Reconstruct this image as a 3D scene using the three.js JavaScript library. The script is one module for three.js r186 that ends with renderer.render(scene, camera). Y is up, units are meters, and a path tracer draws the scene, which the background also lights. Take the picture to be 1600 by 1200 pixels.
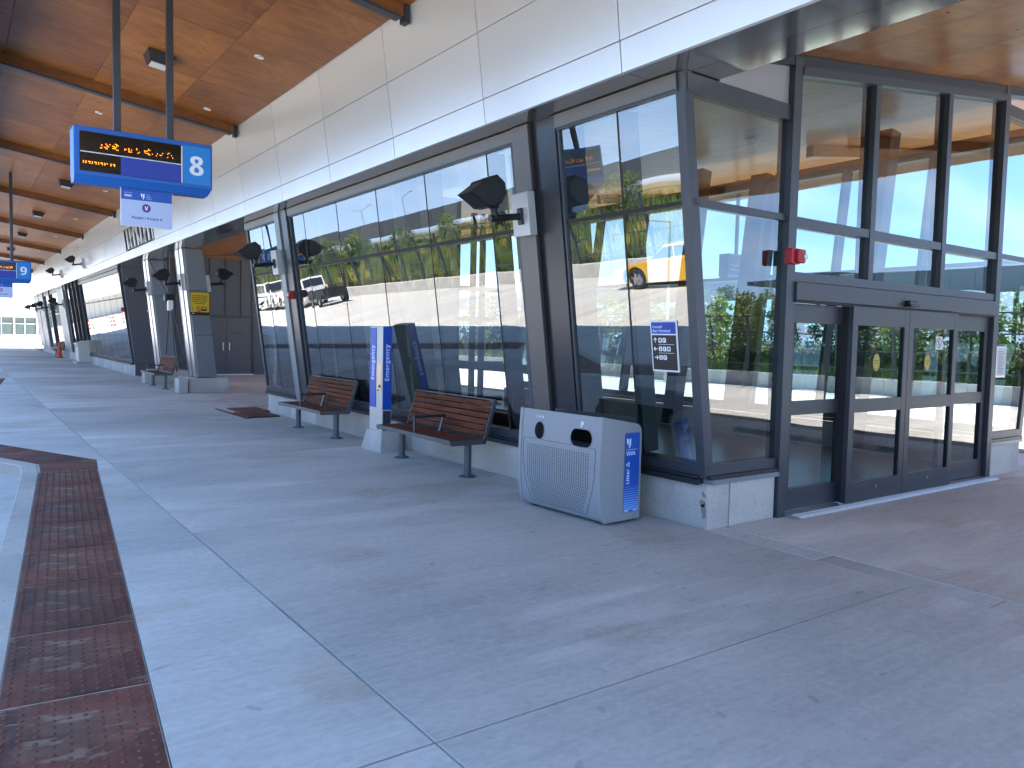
import * as THREE from 'three';
import { RoundedBoxGeometry } from 'three/addons/geometries/RoundedBoxGeometry.js';
import { mergeGeometries } from 'three/addons/utils/BufferGeometryUtils.js';

// ---------------------------------------------------------------- camera, sky, sun, exposure
const scene = new THREE.Scene();
const camera = new THREE.PerspectiveCamera(2 * Math.atan(600 / 1215) * 180 / Math.PI, 4 / 3, 0.05, 3000);
{ // the camera's axes, from the two vanishing directions of the terminal's walls
  const d1 = new THREE.Vector3(-875, 90, -1215).normalize(), d2 = new THREE.Vector3(1708, 35, -1215).normalize();
  d2.addScaledVector(d1, -d1.dot(d2)).normalize();
  const X = d2, Z = d1.clone().negate(), Y = new THREE.Vector3().crossVectors(Z, X);
  const m = new THREE.Matrix4().makeBasis(X, Y, Z).transpose();
  camera.quaternion.setFromRotationMatrix(m);
  camera.position.set(0, 1.65, 0);
}
const sunDir = new THREE.Vector3(0.48, 1, 0.26).normalize();
{ // clear blue sky with thin high cloud, paler towards the horizon and round the sun
  const W = 1024, H = 512, d = new Float32Array(W * H * 4), hash = (x, y, z) => { const q = Math.sin(x * 127.1 + y * 311.7 + z * 74.7) * 43758.5453; return q - Math.floor(q); };
  const noise = (x, y, z) => { const i = Math.floor(x), j = Math.floor(y), k = Math.floor(z), f = x - i, g = y - j, h = z - k, u = f * f * (3 - 2 * f), v = g * g * (3 - 2 * g), w = h * h * (3 - 2 * h), m = (a, b, t) => a + (b - a) * t; return m(m(m(hash(i, j, k), hash(i + 1, j, k), u), m(hash(i, j + 1, k), hash(i + 1, j + 1, k), u), v), m(m(hash(i, j, k + 1), hash(i + 1, j, k + 1), u), m(hash(i, j + 1, k + 1), hash(i + 1, j + 1, k + 1), u), v), w); };
  for (let r = 0; r < H; r++) for (let c = 0; c < W; c++) {
    const up = ((r + .5) / H - .5) * Math.PI, az = ((c + .5) / W - .5) * 2 * Math.PI, y = Math.sin(up), x = Math.cos(az) * Math.cos(up), z = Math.sin(az) * Math.cos(up), k = (r * W + c) * 4;
    const e = Math.max(0, y), t = Math.pow(1 - e, 3.2), cs = x * sunDir.x + y * sunDir.y + z * sunDir.z, halo = .5 * Math.pow(Math.max(0, cs), 24) + .12 * Math.pow(Math.max(0, cs), 4);
    let col = [.08 + .24 * t * t + .07 * t, .185 + .24 * t * t + .13 * t, .42 + .2 * t * t + .17 * t].map((q) => q * (1 + halo));
    if (y > .01) { const p = 1.1 / (y + .14), X = x * p, Z = z * p; let s = 0, a = 1; for (let o = 0, q = 1; o < 5; o++, q *= 2.1, a *= .52) s += a * noise(X * 1.1 * q + 3, Z * 2.6 * q + 9, o * 7.3); s /= 2.0; const m = Math.min(1, Math.max(0, (s - .5) / .26)), cl = m * m * (3 - 2 * m) * .34 * Math.min(1, y / .1); col = col.map((q, n) => q + ([.62, .66, .72][n] * (1 + halo) - q) * cl); }
    if (y < 0) col = [.2, .2, .17];
    d[k] = col[0]; d[k + 1] = col[1]; d[k + 2] = col[2]; d[k + 3] = 1;
  }
  const t = new THREE.DataTexture(d, W, H, THREE.RGBAFormat, THREE.FloatType); t.mapping = THREE.EquirectangularReflectionMapping; t.magFilter = THREE.LinearFilter; t.needsUpdate = true;
  scene.background = t; scene.environment = t;
}
const sun = new THREE.DirectionalLight(new THREE.Color(1, 0.94, 0.85), 5.0);
sun.position.copy(sunDir).multiplyScalar(120).add(new THREE.Vector3(5, 0, -30));
sun.target.position.set(5, 0, -30);
sun.castShadow = true;
sun.shadow.mapSize.set(4096, 4096);
Object.assign(sun.shadow.camera, { left: -90, right: 90, top: 90, bottom: -90, near: 1, far: 320 });
scene.add(sun, sun.target);
const renderer = new THREE.WebGLRenderer({ antialias: true });
renderer.setSize(1024, 768);
renderer.toneMapping = THREE.LinearToneMapping;
renderer.toneMappingExposure = 5.9;
renderer.shadowMap.enabled = true;

// ---------------------------------------------------------------- helpers
let seed = 12345;
const rnd = () => { seed = (seed * 1664525 + 1013904223) >>> 0; return seed / 4294967296; };
const rr = (a, b) => a + (b - a) * rnd();
const V = (x, y, z) => new THREE.Vector3(x, y, z);
const used = {};
function numbered(n) { const k = used[n] = (used[n] ?? -1) + 1; return k ? n + '_' + String(k).padStart(3, '0') : n; }
function tag(o, label, category, group) { o.userData.label = label; o.userData.category = category; if (group) o.userData.group = group; return o; }
function thing(name, label, category, pos = [0, 0, 0], turn = 0, group) {
  const o = new THREE.Group(); o.name = numbered(name); o.position.set(...pos); o.rotation.y = turn;
  tag(o, label, category, group); scene.add(o); return o;
}
function shade(m) { m.castShadow = true; m.receiveShadow = true; return m; }
const partCount = new WeakMap();
function part(name, geo, mat, parent) {
  const m = shade(new THREE.Mesh(Array.isArray(geo) ? merge(geo) : geo, mat));
  let c = partCount.get(parent); if (!c) partCount.set(parent, c = {});
  const k = c[name] = (c[name] ?? -1) + 1; m.name = k ? name + '_' + String(k).padStart(3, '0') : name;
  parent.add(m); return m;
}
function struct(name, geo, mat) { const m = shade(new THREE.Mesh(Array.isArray(geo) ? merge(geo) : geo, mat)); m.name = numbered(name); m.userData.kind = 'structure'; scene.add(m); return m; }
function merge(list) {
  const gs = list.map((g) => { const q = g.index ? g.toNonIndexed() : g; if (!q.attributes.uv) q.setAttribute('uv', new THREE.BufferAttribute(new Float32Array(q.attributes.position.count * 2), 2)); if (!q.attributes.normal) q.computeVertexNormals(); for (const k of Object.keys(q.attributes)) if (!['position', 'normal', 'uv'].includes(k)) q.deleteAttribute(k); q.morphAttributes = {}; return q; });
  return mergeGeometries(gs, false);
}
function bx(w, h, d, x = 0, y = 0, z = 0) { return new THREE.BoxGeometry(w, h, d).translate(x, y, z); }
function box2(x0, x1, y0, y1, z0, z1) { return boxUV(x1 - x0, y1 - y0, z1 - z0).translate((x0 + x1) / 2, (y0 + y1) / 2, (z0 + z1) / 2); }
function rbox(w, h, d, r, x = 0, y = 0, z = 0) { return new RoundedBoxGeometry(w, h, d, 2, Math.min(r, w / 2.01, h / 2.01, d / 2.01)).translate(x, y, z); }
function cyl(r0, r1, h, n = 16, x = 0, y = 0, z = 0) { return new THREE.CylinderGeometry(r0, r1, h, n).translate(x, y, z); }
function worldUV(g, s = 1) { // uv in metres by the dominant axis of each face
  const q = g.index ? g.toNonIndexed() : g; q.computeVertexNormals();
  const p = q.attributes.position, n = q.attributes.normal, uv = new Float32Array(p.count * 2);
  for (let i = 0; i < p.count; i++) {
    const ax = Math.abs(n.getX(i)), ay = Math.abs(n.getY(i)), az = Math.abs(n.getZ(i));
    const [a, b] = ay >= ax && ay >= az ? [p.getX(i), p.getZ(i)] : ax >= az ? [p.getZ(i), p.getY(i)] : [p.getX(i), p.getY(i)];
    uv[2 * i] = a * s; uv[2 * i + 1] = b * s;
  }
  q.setAttribute('uv', new THREE.BufferAttribute(uv, 2)); return q;
}
function boxUV(w, h, d) { return worldUV(new THREE.BoxGeometry(w, h, d)); }
function shiftUV(g, u, v) { const a = g.attributes.uv; for (let i = 0; i < a.count; i++) a.setXY(i, a.getX(i) + u, a.getY(i) + v); return g; }
// a solid from eight corners: c[i] with bits x(1) y(2) z(4)
function hexa(c) {
  const f = [[0, 2, 3, 1], [4, 5, 7, 6], [0, 1, 5, 4], [2, 6, 7, 3], [0, 4, 6, 2], [1, 3, 7, 5]], pos = [];
  const cen = c.reduce((a, p) => a.add(p), V(0, 0, 0)).multiplyScalar(1 / 8);
  for (const q of f) {
    let [a, b, d, e] = q.map((i) => c[i]);
    const n = V(0, 0, 0).subVectors(b, a).cross(V(0, 0, 0).subVectors(d, a));
    if (n.dot(V(0, 0, 0).subVectors(a, cen)) < 0) [b, e] = [e, b];
    for (const p of [a, b, d, a, d, e]) pos.push(p.x, p.y, p.z);
  }
  const g = new THREE.BufferGeometry(); g.setAttribute('position', new THREE.Float32BufferAttribute(pos, 3)); return worldUV(g);
}
function bar(a, b, w, d, up = V(0, 1, 0)) { // a straight bar of rectangular section from a to b; d is measured along up
  const t = V(0, 0, 0).subVectors(b, a).normalize(), s = V(0, 0, 0).crossVectors(t, up).normalize(), u = V(0, 0, 0).crossVectors(s, t);
  const c = []; for (let i = 0; i < 8; i++) c.push((i & 4 ? b : a).clone().addScaledVector(s, (i & 1 ? .5 : -.5) * w).addScaledVector(u, (i & 2 ? .5 : -.5) * d));
  return hexa(c);
}
function rod(a, b, r, n = 8, r2 = r) {
  const l = a.distanceTo(b), g = new THREE.CylinderGeometry(r2, r, l, n); g.translate(0, l / 2, 0);
  g.applyQuaternion(new THREE.Quaternion().setFromUnitVectors(V(0, 1, 0), V(0, 0, 0).subVectors(b, a).normalize())); return g.translate(a.x, a.y, a.z);
}
// ---- noise textures (tileable)
function makeNoise(sd) {
  const P = new Uint8Array(65536); let s = sd; for (let i = 0; i < 65536; i++) { s = (s * 1664525 + 1013904223) >>> 0; P[i] = s >>> 24; }
  return (x, y, px, py) => { const xi = Math.floor(x), yi = Math.floor(y), fx = x - xi, fy = y - yi, u = fx * fx * (3 - 2 * fx), v = fy * fy * (3 - 2 * fy);
    const h = (a, b) => P[((((a % px) + px) % px) * 251 + (((b % py) + py) % py) * 7919) & 65535] / 255;
    const a = h(xi, yi), b = h(xi + 1, yi), c = h(xi, yi + 1), d = h(xi + 1, yi + 1); return a + (b - a) * u + (c - a) * v + (a - b - c + d) * u * v; };
}
function fbm(n, u, v, fx, fy, oct, gain = .5) { let s = 0, a = 1, t = 0; for (let i = 0; i < oct; i++) { s += a * n(u * fx, v * fy, fx, fy); t += a; a *= gain; fx *= 2; fy *= 2; } return s / t; }
const toS = (c) => c <= .0031308 ? 12.92 * c : 1.055 * Math.pow(c, 1 / 2.4) - .055;
function tex(size, fn, repeat = 1, srgb = true, h = size) {
  const d = new Uint8Array(size * h * 4);
  for (let j = 0; j < h; j++) for (let i = 0; i < size; i++) { const c = fn((i + .5) / size, (j + .5) / h, i, j), k = (j * size + i) * 4; for (let q = 0; q < 3; q++) { const x = Math.min(1, Math.max(0, c[q])); d[k + q] = 255 * (srgb ? toS(x) : x) + .5; } d[k + 3] = 255; }
  const t = new THREE.DataTexture(d, size, h, THREE.RGBAFormat); t.wrapS = t.wrapT = THREE.RepeatWrapping; t.magFilter = THREE.LinearFilter; t.minFilter = THREE.LinearMipmapLinearFilter; t.generateMipmaps = true; t.anisotropy = 8;
  t.colorSpace = srgb ? THREE.SRGBColorSpace : THREE.NoColorSpace; t.repeat.set(repeat, repeat); t.needsUpdate = true; return t;
}
function canvasTex(w, h, draw) { const c = document.createElement('canvas'); c.width = w; c.height = h; draw(c.getContext('2d'), w, h); const t = new THREE.CanvasTexture(c); t.colorSpace = THREE.SRGBColorSpace; t.anisotropy = 8; return t; }
const L = (r, g, b) => new THREE.Color().setRGB(r, g, b);
const std = (o) => new THREE.MeshPhysicalMaterial(o);

// ---------------------------------------------------------------- materials
const n1 = makeNoise(11), n2 = makeNoise(77), n3 = makeNoise(301);
const ss = (a, b, x) => { const t = Math.min(1, Math.max(0, (x - a) / (b - a))); return t * t * (3 - 2 * t); };
// platform concrete: trowel streaks running across the platform, pale salt blooms, small dark marks. 8 m of floor
const marks = []; { const s0 = seed; seed = 9; for (let i = 0; i < 420; i++) marks.push([rnd(), rnd(), .0006 + .0022 * rnd() ** 3, rr(1, 3.2), rr(0, 3.14), rr(.15, .5)]); seed = s0; }
const markGrid = {}; for (const m of marks) for (let a = -1; a <= 1; a++) for (let b = -1; b <= 1; b++) (markGrid[(((Math.floor(m[0] * 64) + a + 64) % 64) * 64 + ((Math.floor(m[1] * 64) + b + 64) % 64))] ??= []).push(m);
const concMap = tex(2048, (u, v, i, j) => {
  const wob = .035 * fbm(n3, u, v, 3, 4, 2), st = fbm(n1, u + .1 * wob, v + wob, 6, 20, 6, .6), big = fbm(n2, u, v, 4, 6, 4), fine = fbm(n3, u, v, 220, 340, 2), broom = fbm(n1, u, v, 18, 420, 2);
  let c = .485 + .15 * (st - .5) + .19 * (big - .5) + .1 * (fine - .5) + .06 * (broom - .5);
  const bloom = ss(.54, .74, fbm(n2, u + .37, v + wob, 4, 13, 4, .55)) * ss(.3, .65, fbm(n3, u, v, 9, 60, 3)); c += .085 * bloom;
  const dark = ss(.6, .74, fbm(n3, u + .6, v, 7, 11, 4)); c -= .07 * dark;
  const pit = fbm(n2, u, v, 500, 500, 1); c -= .1 * ss(.93, 1, pit);
  for (const m of markGrid[Math.floor(u * 64) * 64 + Math.floor(v * 64)] ?? []) { const dx = u - m[0], dy = v - m[1], a = dx * Math.cos(m[4]) + dy * Math.sin(m[4]), b = -dx * Math.sin(m[4]) + dy * Math.cos(m[4]); const q = Math.hypot(a / m[3], b) / m[2] + .9 * (fbm(n1, u, v, 300, 300, 2) - .5); if (q < 1.2) c -= .24 * m[5] * ss(1.2, .7, q); }
  const warm = .012 * (big - .5) + .02 * dark;
  
  return [c * 1.01 + warm, c * 1.0, c * .92 - warm];
}, 1 / 8);
const concBump = tex(512, (u, v) => { const c = fbm(n1, u, v, 90, 400, 3); return [c, c, c]; }, 1 / 4, false);
const M = {};
M.slab = std({ map: concMap, roughness: .78, bumpMap: concBump, bumpScale: .0012 });
M.slabTint = [1, .93, 1.05].map((k) => std({ map: concMap, color: L(Math.min(1, .95 * k), Math.min(1, .95 * k), Math.min(1, .95 * k)), roughness: .78, bumpMap: concBump, bumpScale: .0012 }));
const cureMap = tex(768, (u, v) => { const a = fbm(n2, u, v, 5, 5, 5), b = fbm(n3, u, v, 90, 90, 2), pit = ss(.86, .97, fbm(n1, u, v, 130, 130, 1)), drip = ss(.55, .8, fbm(n1, u, v, 40, 4, 3)); const c = .44 + .2 * (a - .5) + .07 * (b - .5) - .16 * pit - .015 * drip; return [c, c * .985, c * .94]; }, 1 / 2);
M.curb = std({ map: cureMap, roughness: .9 });
M.kerb = std({ map: cureMap, color: L(.92, .88, .8), roughness: .9 });
M.joint = std({ color: L(.06, .06, .058), roughness: 1 });
const roadMap = tex(512, (u, v) => { const a = fbm(n1, u, v, 4, 16, 5), b = fbm(n2, u, v, 160, 160, 2), t = ss(.55, .75, fbm(n3, u, v, 2, 24, 3)); const c = .46 + .2 * (a - .5) + .08 * (b - .5) - .06 * t; return [c, c * .97, c * .9]; }, 1 / 14);
M.road = std({ map: roadMap, roughness: .9 });
const rustMap = tex(1024, (u, v) => { const a = fbm(n1, u, v, 6, 6, 5), b = fbm(n2, u, v, 40, 22, 3), g = fbm(n3, u, v, 4, 7, 5, .6), s = ss(.6, .7, fbm(n1, u, v, 9, 34, 4, .6)) * ss(.45, .6, fbm(n2, u + .4, v, 5, 6, 2)); const k = .6 + .9 * (a - .5) + .5 * (b - .5), m = Math.min(1, ss(.5, .75, g) * .3 + .8 * s); const r = .2 * k, gg = .056 * k, bb = .028 * k; return [r + (.22 - r) * m, gg + (.15 - gg) * m, bb + (.1 - bb) * m]; }, 1 / 1.5);
M.rust = [1, .82, 1.15].map((k) => std({ map: rustMap, color: L(Math.min(1, .87 * k), Math.min(1, .87 * k), Math.min(1, .87 * k)), roughness: .72 }));
const grout = tex(256, (u, v) => { const a = fbm(n1, u, v, 12, 12, 4); const c = .42 + .35 * (a - .5); return [c, c * .93, c * .84]; }, 2);
M.grout = std({ map: grout, roughness: 1 });
// stained wood ceiling panels
const woodTex = (sd, sx, sy) => tex(768, (u, v) => {
  const n = makeNoise, w1 = fbm(n1, u + sd * .31, v, 3, 3, 4), g = fbm(n2, u + sd * .2 + .12 * w1, v + .1 * w1, sx, sy, 4, .55), swirl = Math.sin(40 * fbm(n3, u + sd * .4, v + .3 * sd, 3, 5, 3)), f = fbm(n1, u, v, 60, 200, 2);
  const k = .78 + .5 * (w1 - .5) + .45 * (g - .5) + .07 * swirl + .16 * (f - .5); return [.40 * k, .15 * k * (1 + .1 * (w1 - .5)), .034 * k];
}, 1 / 2.4);
const wt = [woodTex(0, 6, 30), woodTex(1, 8, 22), woodTex(2, 5, 36)];
M.soffit = []; for (let i = 0; i < 6; i++) { const k = [1, .84, .92, .78, .97, .88][i]; M.soffit.push(std({ map: wt[i % 3], color: L(k, k * [1, .98, 1.02, .97, 1, 1.02][i], k), roughness: .42, specularIntensity: .7 })); }
M.beamWood = std({ map: wt[1], color: L(.62, .58, .56), roughness: .5 });
M.entrySoffit = []; for (let i = 0; i < 3; i++) { const k = [1, .9, .95][i]; M.entrySoffit.push(std({ map: wt[i], color: L(k, k, k), roughness: .3, specularIntensity: .6 })); }
M.back = std({ color: L(.015, .013, .012), roughness: 1 });
const canMap = tex(256, (u, v) => { const c = fbm(n2, u, v, 3, 4, 2, .3); return [c, c, c]; }, 1 / 3.1, false);
M.fascia = [1, .97, 1.03, .985].map((k) => std({ color: L(.7 * k, .72 * k, .745 * k), roughness: .26, metalness: .35, bumpMap: canMap, bumpScale: .012 }));
M.soffitMetal = [1, .9].map((k) => std({ color: L(.62 * k, .63 * k, .63 * k), roughness: .1, metalness: .92 }));
M.frame = std({ color: L(.05, .058, .073), roughness: .42, metalness: .3 });
M.frameDark = std({ color: L(.03, .033, .042), roughness: .4, metalness: .3 });
M.frameWarm = std({ color: L(.12, .115, .115), roughness: .4, metalness: .4 });
M.door = std({ color: L(.045, .051, .063), roughness: .45, metalness: .3 });
M.gasket = std({ color: L(.012, .012, .014), roughness: .7 });
M.steelCol = std({ color: L(.045, .05, .06), roughness: .28, metalness: .45 });
M.alum = std({ color: L(.62, .64, .66), roughness: .35, metalness: .8 });
M.stainless = std({ color: L(.7, .7, .69), roughness: .28, metalness: 1 });
M.clad = [1, .92].map((k) => std({ color: L(.2 * k, .225 * k, .25 * k), roughness: .4, metalness: .3 }));
M.darkClad = [1, .88].map((k) => std({ color: L(.075 * k, .085 * k, .1 * k), roughness: .5, metalness: .2 }));
M.bandDark = std({ color: L(.06, .064, .075), roughness: .6 });
M.black = std({ color: L(.012, .012, .014), roughness: .45 });
M.blackMetal = std({ color: L(.02, .022, .026), roughness: .38, metalness: .4 });
M.white = std({ color: L(.75, .76, .78), roughness: .45 });
M.glass = new THREE.MeshPhysicalMaterial({ color: L(.55, .63, .61), roughness: 0, transmission: 1, thickness: 0, ior: 2.4 });
M.glassEnd = new THREE.MeshPhysicalMaterial({ color: L(.5, .62, .61), roughness: 0, transmission: 1, thickness: 0, ior: 2.0 });
M.glassClear = new THREE.MeshPhysicalMaterial({ color: L(.8, .84, .83), roughness: 0, transmission: 1, thickness: 0, ior: 1.9 });
M.floorIn = std({ color: L(.3, .29, .28), roughness: .3 });
M.wallIn = std({ color: L(.42, .43, .44), roughness: .8 });
M.bin = std({ color: L(.25, .275, .3), roughness: .42 });
M.blue = std({ color: L(.008, .105, .42), roughness: .4 });
M.blueDeep = std({ color: L(.01, .04, .33), roughness: .4 });
M.blueLight = std({ color: L(.012, .2, .58), roughness: .4 });
M.red = std({ color: L(.38, .012, .02), roughness: .35 });
M.orange = std({ color: L(.6, .09, .035), roughness: .6 });
const benchTex = tex(512, (u, v) => { const g = fbm(n2, u, v, 3, 60, 4), w = fbm(n1, u, v, 4, 12, 3); const k = .75 + .9 * (g - .5) + .5 * (w - .5); return [.27 * k, .072 * k, .024 * k]; }, 1 / .9);
M.benchWood = [1, .8, .9, 1.12].map((k) => std({ map: benchTex, color: L(.62 * k, .62 * k, .62 * k), roughness: .72, specularIntensity: .45 }));
M.benchSteel = std({ color: L(.1, .11, .125), roughness: .42, metalness: .4 });

// ---------------------------------------------------------------- ground, roads, platforms
const MID = 8.56;                                     // the terminal is an island: both long walls lean out about this line
const grassMap = tex(512, (u, v) => { const a = fbm(n1, u, v, 6, 6, 5), b = fbm(n2, u, v, 120, 120, 2), y = ss(.6, .72, fbm(n3, u, v, 24, 24, 4)); const k = .75 + .8 * (a - .5) + .8 * (b - .5); return [(.095 + .16 * y) * k, (.12 + .09 * y) * k, .03 * k]; }, 1 / 9);
M.grass = std({ map: grassMap, roughness: 1 });
{
  const g = new THREE.PlaneGeometry(2400, 2400, 1, 1).rotateX(-Math.PI / 2).translate(0, -.21, 0);
  struct('ground', worldUV(g), M.grass);
  struct('busway_road', box2(-13.5, 3.2, -.4, -.15, -140, 60), M.road);
  struct('busway_road', box2(12.6, 27.2, -.4, -.154, -140, 60), M.road);
  struct('plaza', box2(3.2, 12.6, -.4, -.158, -140, -78), M.road);
}
// tactile edge: inner and outer lines of the saw-tooth bay, near to far
const inner = [[-.65, 10], [.73, -3.9], [1.37, -10.26], [1.46, -11.03], [.5, -13.15], [.02, -14.2], [1.42, -30.5], [.1, -33.6], [1.42, -50], [.1, -53], [1.42, -70], [.8, -76]];
const innerX = (z) => { for (let i = 0; i + 1 < inner.length; i++) { const [x0, z0] = inner[i], [x1, z1] = inner[i + 1]; if (z <= z0 && z >= z1) return x0 + (x1 - x0) * (z0 - z) / (z0 - z1); } return inner[inner.length - 1][0]; };
const platform = new THREE.Group(); platform.name = 'platform'; platform.userData.kind = 'structure'; scene.add(platform);
function poly(pts, y0, y1, bev = .002) { // prism over a polygon [x, z]
  const s = new THREE.Shape(pts.map(([x, z]) => new THREE.Vector2(x, -z)));
  const g = new THREE.ExtrudeGeometry(s, { depth: y1 - y0 - bev, bevelEnabled: bev > 0, bevelThickness: bev, bevelSize: bev, bevelOffset: -bev, bevelSegments: 1, steps: 1, curveSegments: 4 });
  return worldUV(g.rotateX(-Math.PI / 2).translate(0, y0, 0));
}
part('bedding', poly([[1.0, 12], ...inner.filter(([, z]) => z < 10).map(([x, z]) => [x - .25, z]), [12.6, -78], [12.6, 12]].map(([x, z]) => [Math.max(x, -.2), z]), -.19, -.03, 0), M.joint, platform);
const rows = []; for (let z = 9.28; z > -76; z -= 3.98) rows.push(z); // joints at -2.66, -6.64 ...
const GAP = .006;
for (let r = 0; r + 1 < rows.length; r++) {
  const z0 = rows[r] - GAP, z1 = rows[r + 1] + GAP;
  const edge = [[innerX(z0) + .006, z0], ...inner.filter(([, z]) => z < z0 && z > z1).map(([x, z]) => [x + .006, z]), [innerX(z1) + .006, z1]];
  part('slab', shiftUV(poly([...edge, [1.57 - GAP, z1], [1.57 - GAP, z0]], -.15, 0), r * 1.7, r * .9), M.slabTint[r % 3], platform);
  part('slab', shiftUV(poly([[1.57 + GAP, z0], [1.57 + GAP, z1], [5.345, z1], [5.345, z0]], -.15, 0), r * 2.3 + 3, r * 1.3), M.slabTint[(r + 1) % 3], platform);
}
{ // the narrow strip from the wall's corner, broken into odd lengths, and the slab of the entrance
  let z = -4.51; for (const len of [1.1, 1.25, .55, .38, .7, .42, .9, 1.6, 2.2, 3]) { part('strip_slab', shiftUV(poly([[5.36, z + len - .006], [5.36, z + .004], [5.6, z + .004], [5.6, z + len - .006]], -.15, -.003), z, 1), M.slabTint[Math.abs(Math.round(z * 3)) % 3], platform); z += len; }
  part('entrance_slab', shiftUV(poly([[5.615, 9], [5.615, -4.46], [12.5, -4.46], [12.5, 9]], -.15, 0), 2, 5), M.slabTint[0], platform);
  part('breezeway_slab', shiftUV(poly([[5.36, -16.2], [5.36, -31], [12.5, -31], [12.5, -16.2]], -.15, 0), 1, 3), M.slabTint[1], platform);
}
{ // far platform
  const far = new THREE.Group(); far.name = 'platform_001'; far.userData.kind = 'structure'; scene.add(far);
  for (let r = 0; r + 1 < rows.length; r++) { part('slab', shiftUV(box2(11.75, 13.75, -.15, 0, rows[r + 1] + GAP, rows[r] - GAP), r, 0), M.slabTint[r % 3], far); }
  part('tactile_strip', box2(13.76, 14.36, -.15, .003, -76, 12), M.rust[0], far);
  part('kerb', box2(14.37, 14.55, -.3, 0, -76, 12), M.kerb, far);
}
{ // cast tactile plates: rows of small domes
  const dome = (x, z, h = .005) => cyl(.008, .0125, h, 8, x, h / 2, z);
  const LEN = .896, W = .594;
  const mk = (len) => { const gs = [poly([[-W / 2, 0], [-W / 2, -len], [W / 2, -len], [W / 2, 0]], -.05, 0, .003)]; const nx = 10, nz = Math.round(len / .06); for (let i = 0; i < nx; i++) for (let j = 0; j < nz; j++) gs.push(dome(-W / 2 + W * (i + .5) / nx, -len * (j + .5) / nz)); return merge(gs); };
  const full = mk(LEN), short = mk(.595);
  const kerbGroup = platform;
  const ang = Math.atan2(1.37 - .73, 10.26 - 3.9);
  for (let k = -12; k < 8; k++) { // joints from -10.26 back towards the camera and behind it
    const z = -3.9 - .9085 * (k - 0), x = .73 + (.64 / 6.36) * (-3.9 - z) - .302; if (z < -10 || z > 8.3) continue;
    const m = part('tactile_plate', full, M.rust[((k % 3) + 3) % 3], platform); m.position.set(x, .002, z); m.rotation.y = -ang; m.position.z -= .004;
  }
  const P0 = [1.455, -11.03], dd = [-.4125, -.911], nn = [-.911, .4125], cp = [[.795, -10.31], [.828, -10.96], [P0[0] + dd[0] * .2, P0[1] + dd[1] * .2], P0, [1.372, -10.262]];
  const inside = (x, z) => { let s = true; for (let i = 0; i < cp.length; i++) { const a = cp[i], b = cp[(i + 1) % cp.length]; const c = (b[0] - a[0]) * (z - a[1]) - (b[1] - a[1]) * (x - a[0]); if (c / Math.hypot(b[0] - a[0], b[1] - a[1]) > -.022) s = false; } return s; };
  const corner = [poly(cp, -.05, 0, .003)]; for (let i = 0; i < 14; i++) for (let j = 0; j < 18; j++) { const x = .82 + .06 * i + .006 * j, z = -10.33 - .06 * j; if (inside(x, z)) corner.push(dome(x, z)); }
  part('tactile_plate', corner, M.rust[2], platform).position.y = .002;
  for (let k = 0; k < 4; k++) { const m = part('tactile_plate', short, M.rust[(k + 1) % 3], platform), q = .208 + .603 * k; m.position.set(P0[0] + nn[0] * .3 + dd[0] * q, .002, P0[1] + nn[1] * .3 + dd[1] * q); m.rotation.y = .425; }
  for (const [za, zb] of [[-14.6, -30.4], [-34, -49.8]]) for (let z = za; z - .905 > zb; z -= .909) { const x = innerX(z) - .302, a = Math.atan2(innerX(z - .9) - innerX(z), .9); const m = part('tactile_plate', full, M.rust[Math.floor(-z) % 3], platform); m.position.set(x, .002, z); m.rotation.y = -a; }
  // grout bed under the plates, and the kerb beside them
  const out = (w) => inner.filter(([, z]) => z <= 10).map(([x, z], i) => [x - w, z + (i === 2 || i === 3 ? .12 : 0)]);
  const outer = [[-1.25, 10], [.135, -3.96], [.775, -10.33], [.80, -10.98], [-.06, -12.9], [-.6, -14.1], [.82, -30.4], [-.5, -33.5], [.8, -50], [-.5, -53], [.8, -70], [.3, -76]];
  part('grout_bed', poly([...inner, ...outer.slice().reverse()], -.15, -.003, 0), M.grout, platform);
  const kerbLine = [[-1.42, 10], [-.035, -3.9], [.61, -10.3], [.635, -10.94], [-.21, -12.82], [-.77, -14.1], [.66, -30.3], [-.66, -33.4], [.64, -50], [-.66, -53], [.64, -70], [.15, -76]];
  for (let i = 0; i + 1 < outer.length; i++) { // kerb stones of up to three metres
    const [a, b, c, d] = [outer[i], outer[i + 1], kerbLine[i], kerbLine[i + 1]], len = Math.hypot(b[0] - a[0], b[1] - a[1]), n = Math.max(1, Math.round(len / 2.7));
    for (let k = 0; k < n; k++) { const l = (p, q, t) => [p[0] + (q[0] - p[0]) * t, p[1] + (q[1] - p[1]) * t], e = .003 / (len / n), t0 = (k + e) / n, t1 = (k + 1 - e) / n; part('kerb_stone', poly([l(a, b, t0), l(a, b, t1), l(c, d, t1), l(c, d, t0)], -.3, -.002, .008), M.kerb, platform); }
  }
}
{ // access hatch lids in the platform
  const h = thing('access_hatch', 'two rusty brown steel hatch lids set flush in the concrete platform', 'hatch', [5.05, 0, -16.1]);
  part('lid', rbox(.62, .03, .98, .006, -.12, .016, .52), M.rust[1], h); part('lid', rbox(.62, .03, .98, .006, .04, .012, -.52), M.rust[0], h);
  part('hatch_frame', [box2(-.5, -.44, 0, .01, -1.1, 1.1), box2(.36, .42, 0, .01, -1.1, 1.1)], M.steelCol, h);
}

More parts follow.
